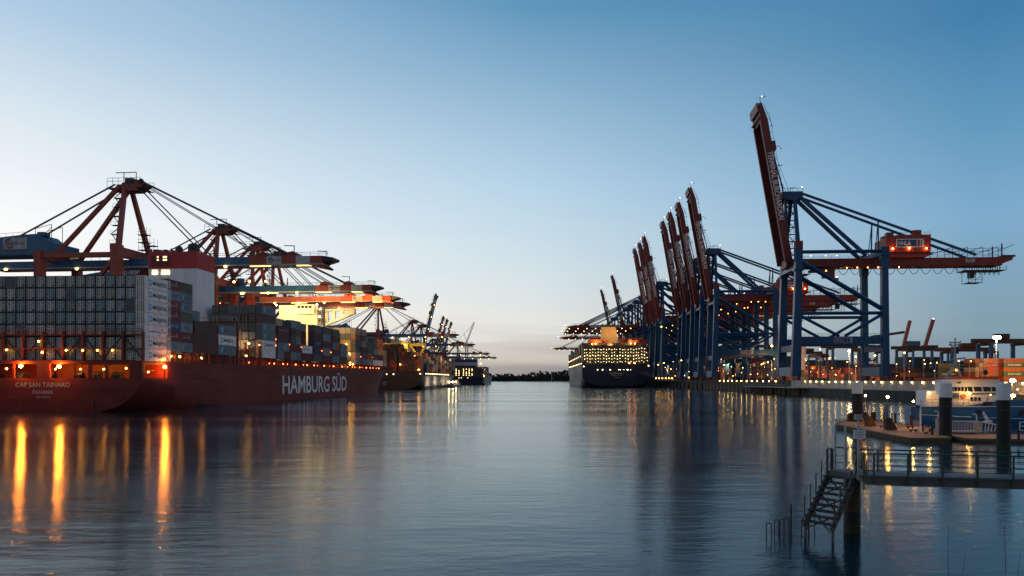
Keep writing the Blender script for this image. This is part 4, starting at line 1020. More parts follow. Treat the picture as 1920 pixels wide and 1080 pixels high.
for k in range(14): lamp(s2, (22.3, 22+k*11, 10.9), .4, 'lamp_cream')
for p, e in (((4, 30, 32), 3500), ((-10, 32, 30), 2200), ((12, 36, 26), 1500), ((18, 26, 24), 1200)): light(p, e, (1, .6, .2), .5, s2)
for j in range(6): light((26, 40+j*25, 24), 2500, (1, .55, .2), .5, s2, (-1, .4, 0))
# bunker barge with floodlights alongside
t = thing('bunker_barge', 'small dark barge alongside the black ship, dazzling floodlights on deck', 'barge', (-70.8, 640, 0))
m = MB('hull_black'); m.prism([(-3.6, 0, -1), (-3.6, 0, 1.6), (3.4, 0, 1.6), (3.4, 0, -1)], (0, 80, 0)); m.prism([(-3.6, 80, -1), (3.4, 80, -1), (0, 92, .6)], (0, 0, 2.2)); m.build('hull', t)
m = MB('dark_steel')
for y in (2, 30, 58, 76): m.tube((0, y, 1.6), (0, y, 4.4), .18); 
m.tube((0, 8, 1.6), (0, 8, 7), .2); m.build('mast', t)
m = MB('hull_grey'); m.box(-2.6, 62, 1.6, 2.6, 74, 4.6); m.box(-2, 64, 4.6, 2, 70, 6.6); m.build('wheelhouse', t)
for y in (2, 30, 58): lamp(t, (.4, y, 4.6), .7, 'lamp_white')
light((3, 5, 5), 4200, (1, .82, .55), .5, t, (-1, .1, .2)); light((2, -50, 5), 5200, (1, .82, .55), .5, t, (-1, .1, .1)); light((3, -90, 4), 5200, (1, .82, .55), .5, t, (-1, .1, .1)); light((3, 30, 5), 3000, (1, .82, .55), .5, t, (-1, .1, .1))
# third ship
M3 = frame(-84, 960, 0)
s3 = thing('container_ship', 'dark ship farthest along the left quay, rows of small deck lights at its stern', 'ship', (-84, 960, 0))
m = MB(); hull(m, stdhull(22, 280, 10), 'hull_navy', 'hull_boot', .8); m.build('hull', s3, smooth=35)
stack(M3, -21, 3, 10.2, 19, lambda k: 5 if k < 15 else 4, 11, ['dgrey', 'navy', 'dgrey', 'olive', 'brown'])
for j in range(6): stack(M3, 4, 30+j*14, 10.2, 8, lambda k: 5-(k+j) % 3, 11, ['dgrey', 'brown', 'beige', 'dred'])
m = MB('logo_navy'); m.box(-19, 24, 10, 12, 34, 33); m.box(-19.05, 23.9, 24.5, 12.05, 23.99, 28.5, 'beige_steel' if 'beige_steel' in MATS else 'pale_grey'); m.build('deckhouse', s3)
for k in range(8):
    for i in range(5):
        if (k*7+i*3) % 11: lamp(s3, (-20+k*3.6+(k > 3)*2, 2.6, 12+i*1.9), .42, 'lamp_cream')
for p in ((-9, -.4, 8.6), (-6, -.4, 8.6), (2, -.4, 8.8)): lamp(s3, p, .4, 'lamp_cream')
for p in ((17, 20, 27), (20, 24, 13), (16, 24, 15), (21, 22, 10.8)): lamp(s3, p, .6, 'lamp_warm')
light((18, 22, 24), 5000, (1, .62, .35), .8, s3)
glow('lamp_pale', (1, .84, .5), 9)
# navy ship on the right quay
MN = frame(69, 640, 0); BN = 28.3
sn = thing('container_ship', 'broad navy blue ship moored on the right, wall of deck lights and buff funnel', 'ship', (69, 640, 0))
m = MB(); hull(m, stdhull(BN, 360, 19.2, 1.2, 7), 'hull_navy', 'hull_boot', 1.6)
m.box(-BN-.06, 14, 12, -BN-.02, 250, 18.8, 'hull_sky_sheen')  # lighter sheet on the port side, painted in for the sky's reflection
for k in range(3): m.box(-BN-.1, 150+k*26, 6, -BN-.07, 162+k*26, 17, 'letter_pale')
m.text('WESTERN PEARL', (-6, -.06, 11.2), (1, 0, 0), (0, 0, 1), 12.4, 1.2, 'letter_pale'); m.text('MAJURO', (-3.6, -.06, 9.6), (1, 0, 0), (0, 0, 1), 8.4, 1, 'letter_pale'); m.text('IMO 9708', (-1.2, -.06, 8), (1, 0, 0), (0, 0, 1), 4.4, .8, 'letter_pale')
m.build('hull', sn, smooth=35)
NC = 25
stack(MN, -27.8, 2, 19.4, NC, 6, 11, ['dgreen', 'dgrey', 'olive', 'brown', 'dgrey', 'navy'])
stack(MN, -27.8, 16, 19.4, NC, lambda k: 7, 11, ['dgrey', 'brown', 'olive'])
stack(MN, -22, 16.2, 19.4+7*HCH, 8, 1, 11, ['rorange', 'orange', 'brown']); stack(MN, 12, 16.2, 19.4+7*HCH, 7, 1, 11, ['rorange', 'orange', 'dred'])
stack(MN, -20, 30, 19.4, 8, 9, 11, ['rorange', 'orange', 'dred']); stack(MN, 6, 30, 19.4, 9, 9, 11, ['rorange', 'dred', 'brown'])
for j in range(9): stack(MN, -27.8, 44+j*26, 19.4, 4, lambda k: 7-(j*2+k) % 3, 11.5, ['orange', 'brown', 'dgrey', 'olive', 'rorange'])
m = MB('funnel_buff')
a = [(-11.5, 27, 36), (5, 27, 36), (5, 33, 36), (-11.5, 33, 36)]; c2 = [(-9.6, 28, 52.5), (2.6, 28, 52.5), (2.6, 33, 52.5), (-9.6, 33, 52.5)]
m.hexa(a+c2); f = m.build('funnel', sn)
m = MB('dark_steel')
for x in (-8.4, 1): m.tube((x, 30.5, 52.4), (x, 30.5, 55), 1.1, None, 10); m.box(x-.3, 29, 52.5, x+2.4, 31, 53.4)
m.build('exhaust', f)
m = MB('olive_steel' if 'olive_steel' in MATS else 'rail_green')
for k in range(0, NC+1): m.box(-27.9+k*CP-.12, 1.2, 19.2, -27.9+k*CP+.12, 1.6, 34.6)
for z in (22, 24.6, 27.2, 29.8, 32.4): m.box(-28, 1, z-.12, 28, 1.7, z+.12)
lb = m.build('lashing_bridge', sn)
cnt = 0
for k in range(24):
    for i in range(5):
        if cnt < 96 and (k*5+i*7) % 11 not in (0, 4): lamp(lb, (-26.2+k*2.27, .7, 21.4+i*2.6+(.35 if k % 2 else -.2)+(.8 if k > 19 else 0)), (.22, .27, .33)[(k*3+i) % 3], ('lamp_cream', 'lamp_cream', 'lamp_pale')[(k+2*i) % 3]); cnt += 1
m = MB('lamp_cream')
for k in range(24):
    for i in range(5):
        if (k*5+i*7) % 11 in (0, 4) and (k+i) % 3: m.ball((-26.8+k*2.27, .7, 21.4+i*2.6), .2, None, 6, 4)
tag(m.build('deck_lamps', lb), kind='stuff')
for x, s_ in ((-15.5, .4), (-11.4, .45), (-5, .45), (2.2, .3), (3.4, .3), (6.4, .25), (9.4, .5), (12, .25)): lamp(sn, (x, -.6, 14.9), s_, 'lamp_pale')
for x in (11, 15.5): lamp(sn, (x, .3, 20.4), .7, 'sodium_red')
lamp(sn, (-27, -.4, 17.6), .5, 'lamp_cream'); lamp(sn, (27, .2, 18.2), .6, 'lamp_cream')
for k in range(8): lamp(sn, (-28.6, 10+k*30, 20.2), .45, 'lamp_cream'); lamp(sn, (-28.6, 20+k*30, 26.5), .4, 'lamp_cream')
for p in ((-16, 14.5, 37.2), (-19, 14.5, 36.8), (-4, 26, 37.2), (1, 26, 37), (14, 14, 37.4), (17.5, 14, 37.4)): lamp(sn, p, .4, 'sodium')
for p, e in (((-15, 10, 39), 6000), ((-3, 10, 46), 6000), ((-3, 14, 36.6), 3000), ((14, 10, 40), 6000), ((4, 16, 50), 2000)): light(p, e, (1, .50, .16) if p[1] != 10 or p[0] != -3 else (1, .66, .36), .5, sn)
light((-29, -14, 26), 1000, (1, .7, .4), .5, sn)
for x in (-22, -8, 8, 22): light((x, -9, 27), 1500, (1, .6, .2), .5, sn)  # unseen spots added for a warm glow on the container ends
m = MB('rope')
for a, b in (((24, -.3, 13), (43, -42, 5.8)), ((22, -.3, 13.2), (45, -60, 6)), ((18, -.3, 13), (43.5, -52, 5.8))):
    m.path([Vector(a).lerp(Vector(b), k/6)-Vector((0, 0, 1.6*math.sin(math.pi*k/6))) for k in range(7)], .12, 'letter_grey')
tag(m.build('mooring_line', None, (69, 640, 0)), 'slack pale mooring lines from the navy stern to the quay', 'rope')
YC = ['brown', 'dred', 'orange', 'dgrey', 'rorange', 'navy', 'red', 'olive']
for Y, xa, nx, tm in ((570, 150, 34, 3), (640, 150, 60, 4), (720, 160, 90, 5), (800, 170, 120, 6), (900, 160, 150, 6)):
    k = 0
    while k < nx:
        n = random.randint(4, 9); t_ = random.randint(max(1, tm-2), tm)
        stack(Matrix.Identity(4), xa+k*CP, Y, 6.02, n, t_, 12, YC); k += n+random.choice((1, 2, 3))
tag(stackm.build('stacked_containers'), 'far container stacks aboard the distant ships and across the yard', 'containers', kind='stuff')
# funnel smoke: a thin drifting plume
m, nt, p = nodes('smoke'); nt.nodes.remove(p)
pv = nt.nodes.new('ShaderNodeVolumePrincipled'); pv.inputs['Color'].default_value = (.75, .68, .7, 1)
tc = nt.nodes.new('ShaderNodeTexCoord'); gr = nt.nodes.new('ShaderNodeTexGradient'); gr.gradient_type = 'SPHERICAL'
nz = nt.nodes.new('ShaderNodeTexNoise'); nz.inputs['Scale'].default_value = 3.2
mm = nt.nodes.new('ShaderNodeMath'); mm.operation = 'MULTIPLY'; m3 = nt.nodes.new('ShaderNodeMath'); m3.operation = 'MULTIPLY'; m3.inputs[1].default_value = .55
nt.links.new(tc.outputs['Object'], gr.inputs[0]); nt.links.new(tc.outputs['Object'], nz.inputs['Vector'])
nt.links.new(gr.outputs['Fac'], mm.inputs[0]); nt.links.new(nz.outputs['Fac'], mm.inputs[1]); nt.links.new(mm.outputs[0], m3.inputs[0]); nt.links.new(m3.outputs[0], pv.inputs['Density'])
nt.links.new(pv.outputs[0], nt.nodes['Material Output'].inputs['Volume']); MATS['smoke'] = m
b = MB('smoke'); b.ball((0, 0, 0), 1, None, 16, 10); o = b.build('smoke', None, (72, 671, 61)); o.scale = (13, 4, 4.2); o.rotation_euler = (0, R(-22), 0)
tag(o, 'thin pinkish smoke drifting from the buff funnel', 'smoke', kind='stuff')

# ------------------------------------------------------------------ far bank with woods and a tower
m = MB('leaf_hazed')
for k in range(4200):
    x = random.uniform(-700, 900); y = random.uniform(2510, 2640); top = 24+6*math.sin(x*.021)+4*math.sin(x*.067+1)+random.uniform(-4, 6)
    z = random.uniform(2, max(6, top)); r = random.uniform(2.5, 6)
    for q in range(3):
        a = random.uniform(0, 6.3); d = Vector((math.cos(a)*r, math.sin(a)*r*.6, random.uniform(-r, r)*.7)); e = Vector((random.uniform(-r, r)*.7, random.uniform(-1, 1), r*.9))
        c = Vector((x, y, z)); m.face([c-d-e*.5, c+d-e*.4, c+d*.7+e*.6, c-d*.6+e*.7])
m.box(-700, 2560, 2, 900, 2570, 17)
tag(m.build('woods'), 'dark wooded shoreline along the horizon', 'woods', kind='stuff')
t = thing('tower', 'tiny round headed tower rising above the far wooded bank', 'tower', (60, 2505, 2)); m = MB('concrete'); m.tube((0, 0, 0), (0, 0, 26), 1.4, None, 8); m.build('shaft', t); m = MB('concrete'); m.tube((0, 0, 26), (0, 0, 30), 3, None, 10, 3.6); m.build('head', t)
t = thing('motor_yacht', 'small white yacht far off beside the navy ship', 'boat', (62, 1280, 0)); m = MB('boat_white'); m.prism([(-4, 0, -.3), (4.6, 0, -.3), (6, 0, 1.8), (-4.4, 0, 1.6)], (0, 3.4, 0)); m.build('hull', t); m = MB('boat_white'); m.box(-3, .6, 1.7, 2, 2.8, 3.8); m.tube((0, 1.6, 3.8), (0, 1.6, 7), .12); m.build('cabin', t)

# ------------------------------------------------------------------ right quay: wall, fenders, flood wall, lamps
o = thing('quay_wall', 'long stained quay wall below the blue cranes, pale upper band', 'wall')
m = MB('quay_stone'); m.box(XQ, 120, -4, XQ+2.15, 1600, 3.7); m.build('base', o)
m = MB('concrete'); m.box(XQ+1.2, 120, 3.7, XQ+2.15, 346, 6.45); m.box(XQ-.12, 120, 3.35, XQ+1.15, 346, 3.72); m.box(XQ+1.2, 346.01, 3.72, XQ+2.15, 1600, 6.15, 'quay_stone'); m.build('parapet', o)
m = MB('timber')
for k in range(36):
    y = 330+k*9; m.box(XQ-.7, y, .2, XQ-.02, y+6.8, 3.3)
m.build('timber_facing', o)
m = MB('concrete'); m.box(XQ-6, 322, 3.2, XQ-.15, 400, 3.5)
for k in range(14): m.tube((XQ-5.6, 323+k*5.8, -2), (XQ-5.6, 323+k*5.8, 3.2), .35, 'timber'); m.tube((XQ-5.9, 323+k*5.8, 3.5), (XQ-5.9, 323+k*5.8, 4.5), .05, 'galv', 4)
m.tube((XQ-5.9, 323, 4.5), (XQ-5.9, 399, 4.5), .05, 'galv', 4)
tag(m.build('landing_stage'), 'low landing stage along the quay wall before the nearest blue crane', 'jetty')
for k in range(46):
    y = 520+k*15
    if k < 9:
        t = thing('fender', '-', 'fender', (XQ-.2, y, 0)); m = MB('dark_steel')
        if k == 0: m.box(-1.3, -1.1, .3, -.5, 1.1, 4.6); m.box(-.5, -.5, 1, .1, .5, 2.4); FM = m.mesh('pad')
        put('pad', FM, t); t['label'] = 'dark fender pad, %s along the quay wall past the landing stage' % ORD[k+1]; t['group'] = 'fenders on the right quay wall'
def post_lamp(x, y, z0, h, r, mat, lab, group, arm=0, pr=.09):
    t = thing('street_lamp', lab, 'lamp', (x, y, z0))
    m = MB('galv'); m.tube((0, 0, 0), (0, 0, h), pr*1.3, None, 6, pr)
    if arm: m.tube((0, 0, h), (arm, 0, h+.15), pr*.7, None, 5)
    m.build('post', t)
    m = MB('galv'); m.box(arm-r*1.3, -r*.8, h+r*.5, arm+r*1.3, r*.8, h+r*.5+.12); m.build('lamp_hood', t)
    lamp(t, (arm, -r*.3, h), r, mat, .7)
    return t
WALL = []
n = 0
y = 182.0
while y < 480:
    px = 1000+1440*(XQ+.9)/y
    if not (1455 < px < 1503) and not (px > 1772 and px < 1800):
        n += 1
        t = thing('wall_lamp', '-', 'lamp', (XQ+1.05, y, 6.0)); WALL.append(t)
        m = MB('galv')
        if n == 1: m.box(-.25, -.22, .2, .14, .22, .3); m.tube((0, 0, .28), (.12, 0, .28), .05); WM = m.mesh('bracket')
        put('bracket', WM, t); lamp(t, (-.12, 0, .02), (.24, .19, .27, .22)[n % 4], 'lamp_wall')
    y += (6.6 if y < 345 else 10)+((n*7) % 5-2)*.25
for i, t in enumerate(WALL): t['label'] = 'warm wall lamp on the quay parapet, %s counting from the right' % ORD[i+1]; t['group'] = 'lamps along the quay parapet'
for i, (px, Y) in enumerate([(1230, 520), (1236, 512), (1242, 505), (1248, 500), (1254, 494), (1260, 490)]):
    t = post_lamp((px-1000)*Y/1440, Y, 6, 1.6, .3, 'lamp_warm', 'low bright quay lamp, %s of the lit cluster left of the four raised booms' % ORD[i+1], 'lit cluster by the quay edge')
post_lamp(113/1440*0+XQ+3, 640-58, 6, 2.4, .45, 'lamp_warm', 'single lamp at the mooring post near the stern of the navy ship', None)
t = thing('signal_light', 'small red signal light on the quay between the crane groups', 'lamp', (XQ+5, 500, 6)); m = MB('dark_steel'); m.tube((0, 0, 0), (0, 0, 6.2), .15); m.build('post', t); lamp(t, (0, -.2, 6.4), .55, 'lamp_red')
def NTH(n): return ORD[n] if n < len(ORD) else '%dth' % n if n % 10 not in (1, 2, 3) else '%d%s' % (n, ('st', 'nd', 'rd')[n % 10-1])
# tall masts
def mast_lamp(px, py, Y, lab, mat, r, base=6, heads=1):
    X = (px-VX)/F*Y; Z = HC+(VY-py)/F*Y
    t = thing('light_mast', lab, 'lamp', (X, Y, base)); h = Z-base
    m = MB('galv'); m.tube((0, 0, 0), (0, 0, h), .32, None, 8, .17); m.build('mast', t)
    m = MB('galv'); m.tube((-r*1.6, 0, h+.5), (r*1.6, 0, h+.5), .1); m.box(-r*1.6, -.5, h+.3, r*1.6, .5, h+.48); m.build('lamp_bracket', t)
    for k in range(heads): lamp(t, ((k-(heads-1)/2)*r*1.7, -.4, h-.25), r, mat, .75)
    return t, (X, Y, Z)
_, p = mast_lamp(1868, 632, 330, 'tall floodlight mast, brightest lamp, before the orange container stack', 'flood', .95, 6, 2); light((p[0], p[1]-1.2, p[2]-.6), 40000, (1, .6, .26), .6, None, (0, .5, -1))
_, p = mast_lamp(1592, 657, 420, 'floodlight mast seen through the legs of the nearest blue crane', 'flood', .6); light((p[0], p[1]-1.2, p[2]-.6), 22000, (1, .56, .22), .6, None, (0, .5, -1))
mast_lamp(1604, 668, 430, 'slimmer lamp mast just right of the one inside the nearest crane', 'lamp_warm', .45)
mast_lamp(1640, 666, 470, 'lamp mast behind the landside legs of the nearest crane', 'lamp_warm', .5)
mast_lamp(1695, 661, 470, 'lamp mast in front of the red boomed gantry cranes', 'lamp_warm', .55)
mast_lamp(1447, 648, 560, 'lone warm mast lamp left of the nearest blue crane', 'lamp_warm', .7)
mast_lamp(1240, 612, 640, 'white lamp mast beside the buff funnel ship', 'lamp_warm', .5)
yard = [(1356, 696), (1363, 700), (1379, 703), (1389, 699), (1405, 702), (1418, 701), (1437, 703), (1441, 704), (1510, 672), (1522, 690), (1543, 702), (1560, 690), (1566, 671), (1576, 692), (1597, 700), (1630, 699), (1666, 698), (1681, 683), (1705, 697), (1733, 675), (1732, 682), (1743, 681), (1754, 680), (1752, 695), (1795, 677), (1818, 677), (1535, 655), (1410, 690), (1330, 700), (1345, 690), (1550, 684), (1612, 690)]
random.seed(11)
for k in range(64):
    px = random.choice((random.uniform(1350, 1460), random.uniform(1505, 1650), random.uniform(1660, 1835), random.uniform(1225, 1290)))
    yard.append((px, random.uniform(672, 706)))
yard = yard[:78]
for i, (px, py) in enumerate(sorted(yard)):
    Y = 350+(i*53 % 230); X = (px-VX)/F*Y; Z = HC+(VY-py)/F*Y
    post_lamp(X, Y, 6, max(1.2, Z-6), (.10, .15, .19, .13)[i % 4] if py > 685 else (.16, .24)[i % 2], ('lamp_warm', 'sodium', 'lamp_pale', 'lamp_warm')[(i*7) % 4], 'small yard lamp behind the quay, %s from the left among the yard lamps' % NTH(i+1), 'yard lamps behind the right quay', .7 if i % 2 else 0)
light((250, 420, 17), 26000, (1, .5, .18), .8, None, (.25, 1, -.05)); light((285, 420, 17), 22000, (1, .5, .18), .8, None, (.1, 1, -.05))  # unseen spots added to brighten the orange stacks
for X, Y, e in ((210, 480, 20000), (250, 520, 26000), (180, 545, 24000), (165, 548, 18000), (215, 548, 24000), (160, 622, 26000), (200, 622, 26000), (250, 622, 22000), (180, 700, 26000), (260, 700, 26000), (235, 400, 14000), (150, 480, 12000), (290, 560, 24000), (330, 640, 26000)): light((X, Y, 20), e*1.3, (1, .42, .14), .8, None, (0, 1, -.5))  # unseen spots added to make the yard stacks glow orange

# ------------------------------------------------------------------ yard: stacks, straddle carriers, gantries
I4 = Matrix.Identity(4)
def yardbox(px, Y, tier, col, logo, lab, side=True, Lc=12.2, z0=6.02, grp='containers stacked in the right yard'):
    X = (px-VX)/F*Y
    return container(I4, X, Y, z0+tier*2.62, Lc, 2.6, col, logo, lab, grp, not side, -R(90) if side else 0)
for i, (c, lg) in enumerate([('orange', None), ('green', 'WHITE'), ('orange', None), ('green', 'WHITE'), ('orange', 'CUBE')]):
    yardbox(1900, 445, i, c, lg, '%s container, %s tier from below in the stack at the right edge' % (WORD[c], ORD[i+1]))
    if i < 5: yardbox(1941, 445, i, 'orange' if i % 2 else 'green', None, '%s container, %s tier, cut by the right picture edge' % (('green', 'orange')[i % 2], ORD[i+1]))
for i, (c, lg) in enumerate([('rorange', None), ('orange', None), ('rorange', None), ('rorange', 'KLINE'), ('orange', None)]):
    yardbox(1859, 448, i, c, lg, '%s container, %s tier from below behind the tall floodlight mast' % (WORD[c], ORD[i+1]))
for k in range(3):
    for i in range(5): yardbox(1836-k*7.4, 452, i, ('orange', 'beige', 'brown')[(k+i) % 3], None, '%s container end, %s tier, %s column left of the bright red box' % (WORD[('orange', 'beige', 'brown')[(k+i) % 3]], ORD[i+1], ORD[k+1]), False)
for i, (c, lg) in enumerate([('dgreen', 'WHITE'), ('dgreen', 'WHITE'), ('dgreen', None), ('olive', None)]):
    yardbox(1777, 460, i, c, lg, '%s container, %s tier of the shaded stack behind the wheelhouse mast' % (WORD[c], ORD[i+1]))
dk = ['brown', 'dred', 'dgrey', 'navy', 'olive', 'orange', 'dgreen', 'red']
yi = 0
for px, n, Y in ((1738, 3, 480), (1706, 2, 500), (1672, 2, 520), (1640, 2, 560), (1560, 2, 600), (1530, 3, 620), (1500, 2, 560), (1420, 2, 640), (1392, 2, 660), (1364, 2, 640), (1330, 2, 700), (1300, 2, 720)):
    for i in range(n):
        c = dk[(yi*3+i) % 8]; yi += 1
        yardbox(px, Y, i, c, None, '%s container, %s tier, yard stack behind the %s' % (WORD[c], ORD[i+1], {1738: 'small yard lamps', 1706: 'slim lamp mast', 1672: 'nearest crane on its right', 1640: 'landside legs', 1560: 'first floodlit mast, left', 1530: 'quay lamps inside the portal', 1500: 'waterside legs', 1420: 'group of four, right', 1392: 'group of four, second', 1364: 'group of four, middle', 1330: 'group of four, left', 1300: 'group of four, far left'}[px]))
# low bright rail barrier and a yard wall
m = MB('ring_orange'); m.box(152, 306, 6, 172, 306.6, 7.6); tag(m.build('barrier'), 'orange lit low barrier behind the parapet lamps on the right', 'barrier')
def straddle(x, y, rz, lab):
    t = thing('straddle_carrier', lab, 'vehicle', (x, y, 6), rz, 'straddle carriers on the right quay')
    m = MB('crane_red')
    for a in (-2.2, 2.2):
        m.box(a-.3, -5, .9, a+.3, 5, 1.6)
        for b in (-4.2, 4.2): m.box(a-.25, b-.3, 1.6, a+.25, b+.3, 11.4)
        m.box(a-.35, -5, 11.4, a+.35, 5, 12.2)
    m.box(-2.5, -4.6, 11.9, 2.5, -3.6, 12.9); m.box(-2.5, 3.6, 11.9, 2.5, 4.6, 12.9); m.box(-2.4, -2.4, 12.2, 2.4, 2.4, 13.4)
    m.build('frame', t)
    for a in (-2.2, 2.2):
        for b in (-3.9, -1.4, 1.4, 3.9): w_ = MB('dark_steel'); w_.tube((a-.35, b, .75), (a+.35, b, .75), .75, None, 12); w_.build('wheel', t)
    m = MB('boat_white'); m.box(-3.6, -5.6, 9.6, -1.9, -4.2, 11.4); m.box(-3.62, -5.4, 10.3, -3.58, -4.4, 11.2, 'glass_dark'); m.build('cab', t)
    m = MB('dark_steel'); m.box(-1.2, -5.8, 7.4, 1.2, 5.8, 7.9); m.tube((0, -2, 7.9), (0, -2, 12), .08); m.tube((0, 2, 7.9), (0, 2, 12), .08); m.build('spreader', t)
    for a in (-2.4, 2.4): lamp(t, (a, -5.2, 11), .3, 'lamp_warm')
    return t
PT = straddle(138, 372, .3, 'red straddle carrier between the legs of the nearest blue crane')
for x, y, rz, lab in ((196, 452, 1.2, 'red straddle carrier right of the nearest crane by the red barrier'), (150, 520, .1, 'straddle carrier among the landside legs of the group of four'), (133, 455, .9, 'straddle carrier left of the nearest crane near the quay edge')):
    c = copy_tree(PT); c.location = (x, y, 6); c.rotation_euler = (0, 0, rz); c['label'] = lab
def small_gantry(pxl, pxr, Y, lab, boom=True, zt=38):
    xl, xr = (pxl-VX)/F*Y, (pxr-VX)/F*Y
    t = thing('gantry_crane', lab, 'crane', ((xl+xr)/2, Y, 6), 0, 'gantries beyond the right yard'); hw = (xr-xl)/2
    for s in (-1, 1):
        for y in (-8, 8): m = MB('euro_blue'); m.box(s*hw-1.1, y-1.1, 0, s*hw+1.1, y+1.1, zt-6); m.build('leg', t)
    m = MB('brown_steel' if 'brown_steel' in MATS else 'rust'); m.box(-hw-9, -2, zt-6, hw+2, 2, zt-2.6); m.box(-hw, -8, zt-7.6, -hw+2, 8, zt-5.9); m.box(hw-2, -8, zt-7.6, hw, 8, zt-5.9); m.build('girder', t)
    if boom:
        m = MB('euro_blue'); m.box(-hw*.55, -3, zt-2.5, hw*.35, 3, zt+2.6); m.build('machinery_house', t)
        m = MB('euro_red'); m.bar((hw*.78, 0, zt-3), (hw*.78+8.5, 0, zt+25), 3, 3); m.build('boom', t); lamp(t, (hw*.78+8.8, 0, zt+26), .6, 'lamp_pinkred')
        m = MB('rust'); m.bar((-hw-30, 0, zt+7), (-hw+4, 0, zt+12), 2.6, 2.6); m.bar((-hw+3, 0, zt-4), (-hw+10, 0, zt+24), 2.8, 2.8, 'euro_red'); m.build('jib', t)
    else:
        m = MB('rust'); m.box(-hw*.4, -3, zt-2.5, hw*.3, 3, zt+1); m.build('trolley', t)
    return t
small_gantry(1688, 1740, 800, 'double jib gantry crane with two raised red booms behind the yard')
small_gantry(1775, 1858, 640, 'long low yard gantry left of the tall floodlight mast', False, 30)
small_gantry(1846, 1912, 560, 'higher yard gantry right of the tall floodlight mast', False, 33)
for i, (a, b2, Y, z) in enumerate(((1372, 1448, 900, 44), (1556, 1604, 820, 40), (1706, 1784, 950, 42), (1262, 1296, 980, 46), (1300, 1352, 860, 40), (1618, 1650, 760, 34))):
    small_gantry(a, b2, Y, ('yard gantry behind the group of four, right of their legs', 'yard gantry seen through the nearest crane portal', 'low yard gantry between the double jib crane and the wheelhouse mast', 'yard gantry between the two raised boom groups', 'yard gantry behind the legs of the group of four', 'small yard gantry by the landside legs of the nearest crane')[i], False, z)
small_gantry(1500, 1538, 900, 'distant gantry visible below the portal beam of the nearest crane', False, 36)
b = MB('dark_steel'); b.bar((225, 600, 6), (231, 600, 6.1), .1); 
t = thing('storage_tank', 'dome topped tank behind the waterside legs of the nearest crane', 'tank', ((1497-VX)/F*600, 600, 6)); m = MB('pale_grey'); m.tube((0, 0, 0), (0, 0, 26), 5.6, None, 20); m.ball((0, 0, 26), 5.6, None, 18, 10, .9); m.build('shell', t)
m = MB('asphalt'); 
for k in range(9): x = 120+k*60; m.box(x, 1000, 6.02, x+52, 1020, 24+(k*37 % 14))
t = thing('warehouse', 'long low dark sheds closing off the right yard', 'building', (0, 0, 0)); m.build('wall', t)
# ------------------------------------------------------------------ foreground right: dolphins, pontoons, patrol boat
def dolphin(px, pt, psplit, Y, wpx, lab):
    X = (px-VX)/F*Y; r = wpx/2*Y/F; zt = HC+(VY-pt)/F*Y; zs = HC+(VY-psplit)/F*Y
    t = thing('mooring_pile', lab, 'pile', (X, Y, 0), 0, 'white capped mooring piles')
    m = MB('pile_black'); m.tube((0, 0, -3), (0, 0, zs), r, None, 24); m.tube((0, 0, -1), (0, 0, .75), r*1.012, 'algae', 24); m.box(-r*1.02, -r*1.06, zs-1.1, r*.2, -r*.9, zs-.95, 'dark_steel'); m.build('shaft', t, smooth=40)
    m = MB('pile_white'); m.tube((0, 0, zs), (0, 0, zt-.15), r*1.02, None, 24); m.tube((0, 0, zt-.15), (0, 0, zt), r*1.02, None, 24, r*.8); m.build('cap', t, smooth=40)
    return t
dolphin(1607.5, 716, 738, 117, 19, 'white capped pile at the far end of the pontoon, orange life ring before it')
dolphin(1773, 717, 745, 88, 22, 'white capped pile in front of the stern of the patrol boat')
dolphin(1881.5, 717.5, 750, 76, 23.5, 'white capped pile nearest the right picture edge, before the wheelhouse')
def pontoon(pts, lab, zt=.55):
    t = thing('pontoon', lab, 'pontoon'); c = sum((Vector(p) for p in pts), Vector((0, 0)))/len(pts)
    sh = lambda k: [((c+(Vector(p)-c)*k).x, (c+(Vector(p)-c)*k).y) for p in pts]
    m = MB('deck_wood'); m.prism([(x, y, zt-.12) for x, y in sh(.985)], (0, 0, .12)); m.build('deck', t)
    m = MB('timber'); m.prism([(x, y, -.8) for x, y in pts], (0, 0, zt+.67)); m.build('float', t)
    m = MB('timber')
    for p, q in zip(pts, pts[1:]+pts[:1]): m.bar((*p, zt-.1), (*q, zt-.1), .24, .3)
    m.build('rubbing_strip', t)
    return t
pontoon([(41, 83.5), (43, 109.5), (50, 123), (54, 121), (52.5, 101), (45.6, 84)], 'long pontoon with an ochre lit plank deck, near the far pile')
pontoon([(47.6, 84.2), (70, 80), (71, 90), (48.6, 93)], 'lower pontoon section in front of the white railing', .45)
def upright(px, py0, py1, Y, w, d, lab, mat='rust', slope=0, name='mooring_post', cat='post'):
    X = (px-VX)/F*Y; z0 = .62; h = (py1-py0)/F*Y
    t = thing(name, lab, cat, (X, Y, z0)); m = MB(mat)
    m.prism([(-w/2, 0, 0), (w/2+slope, 0, 0), (w/2, 0, h*.75), (w/2-.1, 0, h), (-w/2, 0, h)], (0, d, 0)); m.box(-w/2-.08, -.06, h*.86, w/2*.6, d+.06, h*.93, 'dark_steel'); m.build('body', t)
upright(1631, 782, 801, 104, .8, .8, 'dark wedge shaped fender post, left of two along the near edge', slope=.55)
upright(1668, 786, 808, 97, .8, .8, 'dark wedge shaped fender post, right of two along the near edge', slope=.65)
upright(1678, 775, 794, 112, .5, .5, 'square rusty post on the far edge behind the right wedge post')
upright(1711, 780, 798, 107, .4, .4, 'rust orange post near the boat stern')
upright(1719, 789, 799, 106, .7, .5, 'grey box standing beside the rust orange post', 'galv')
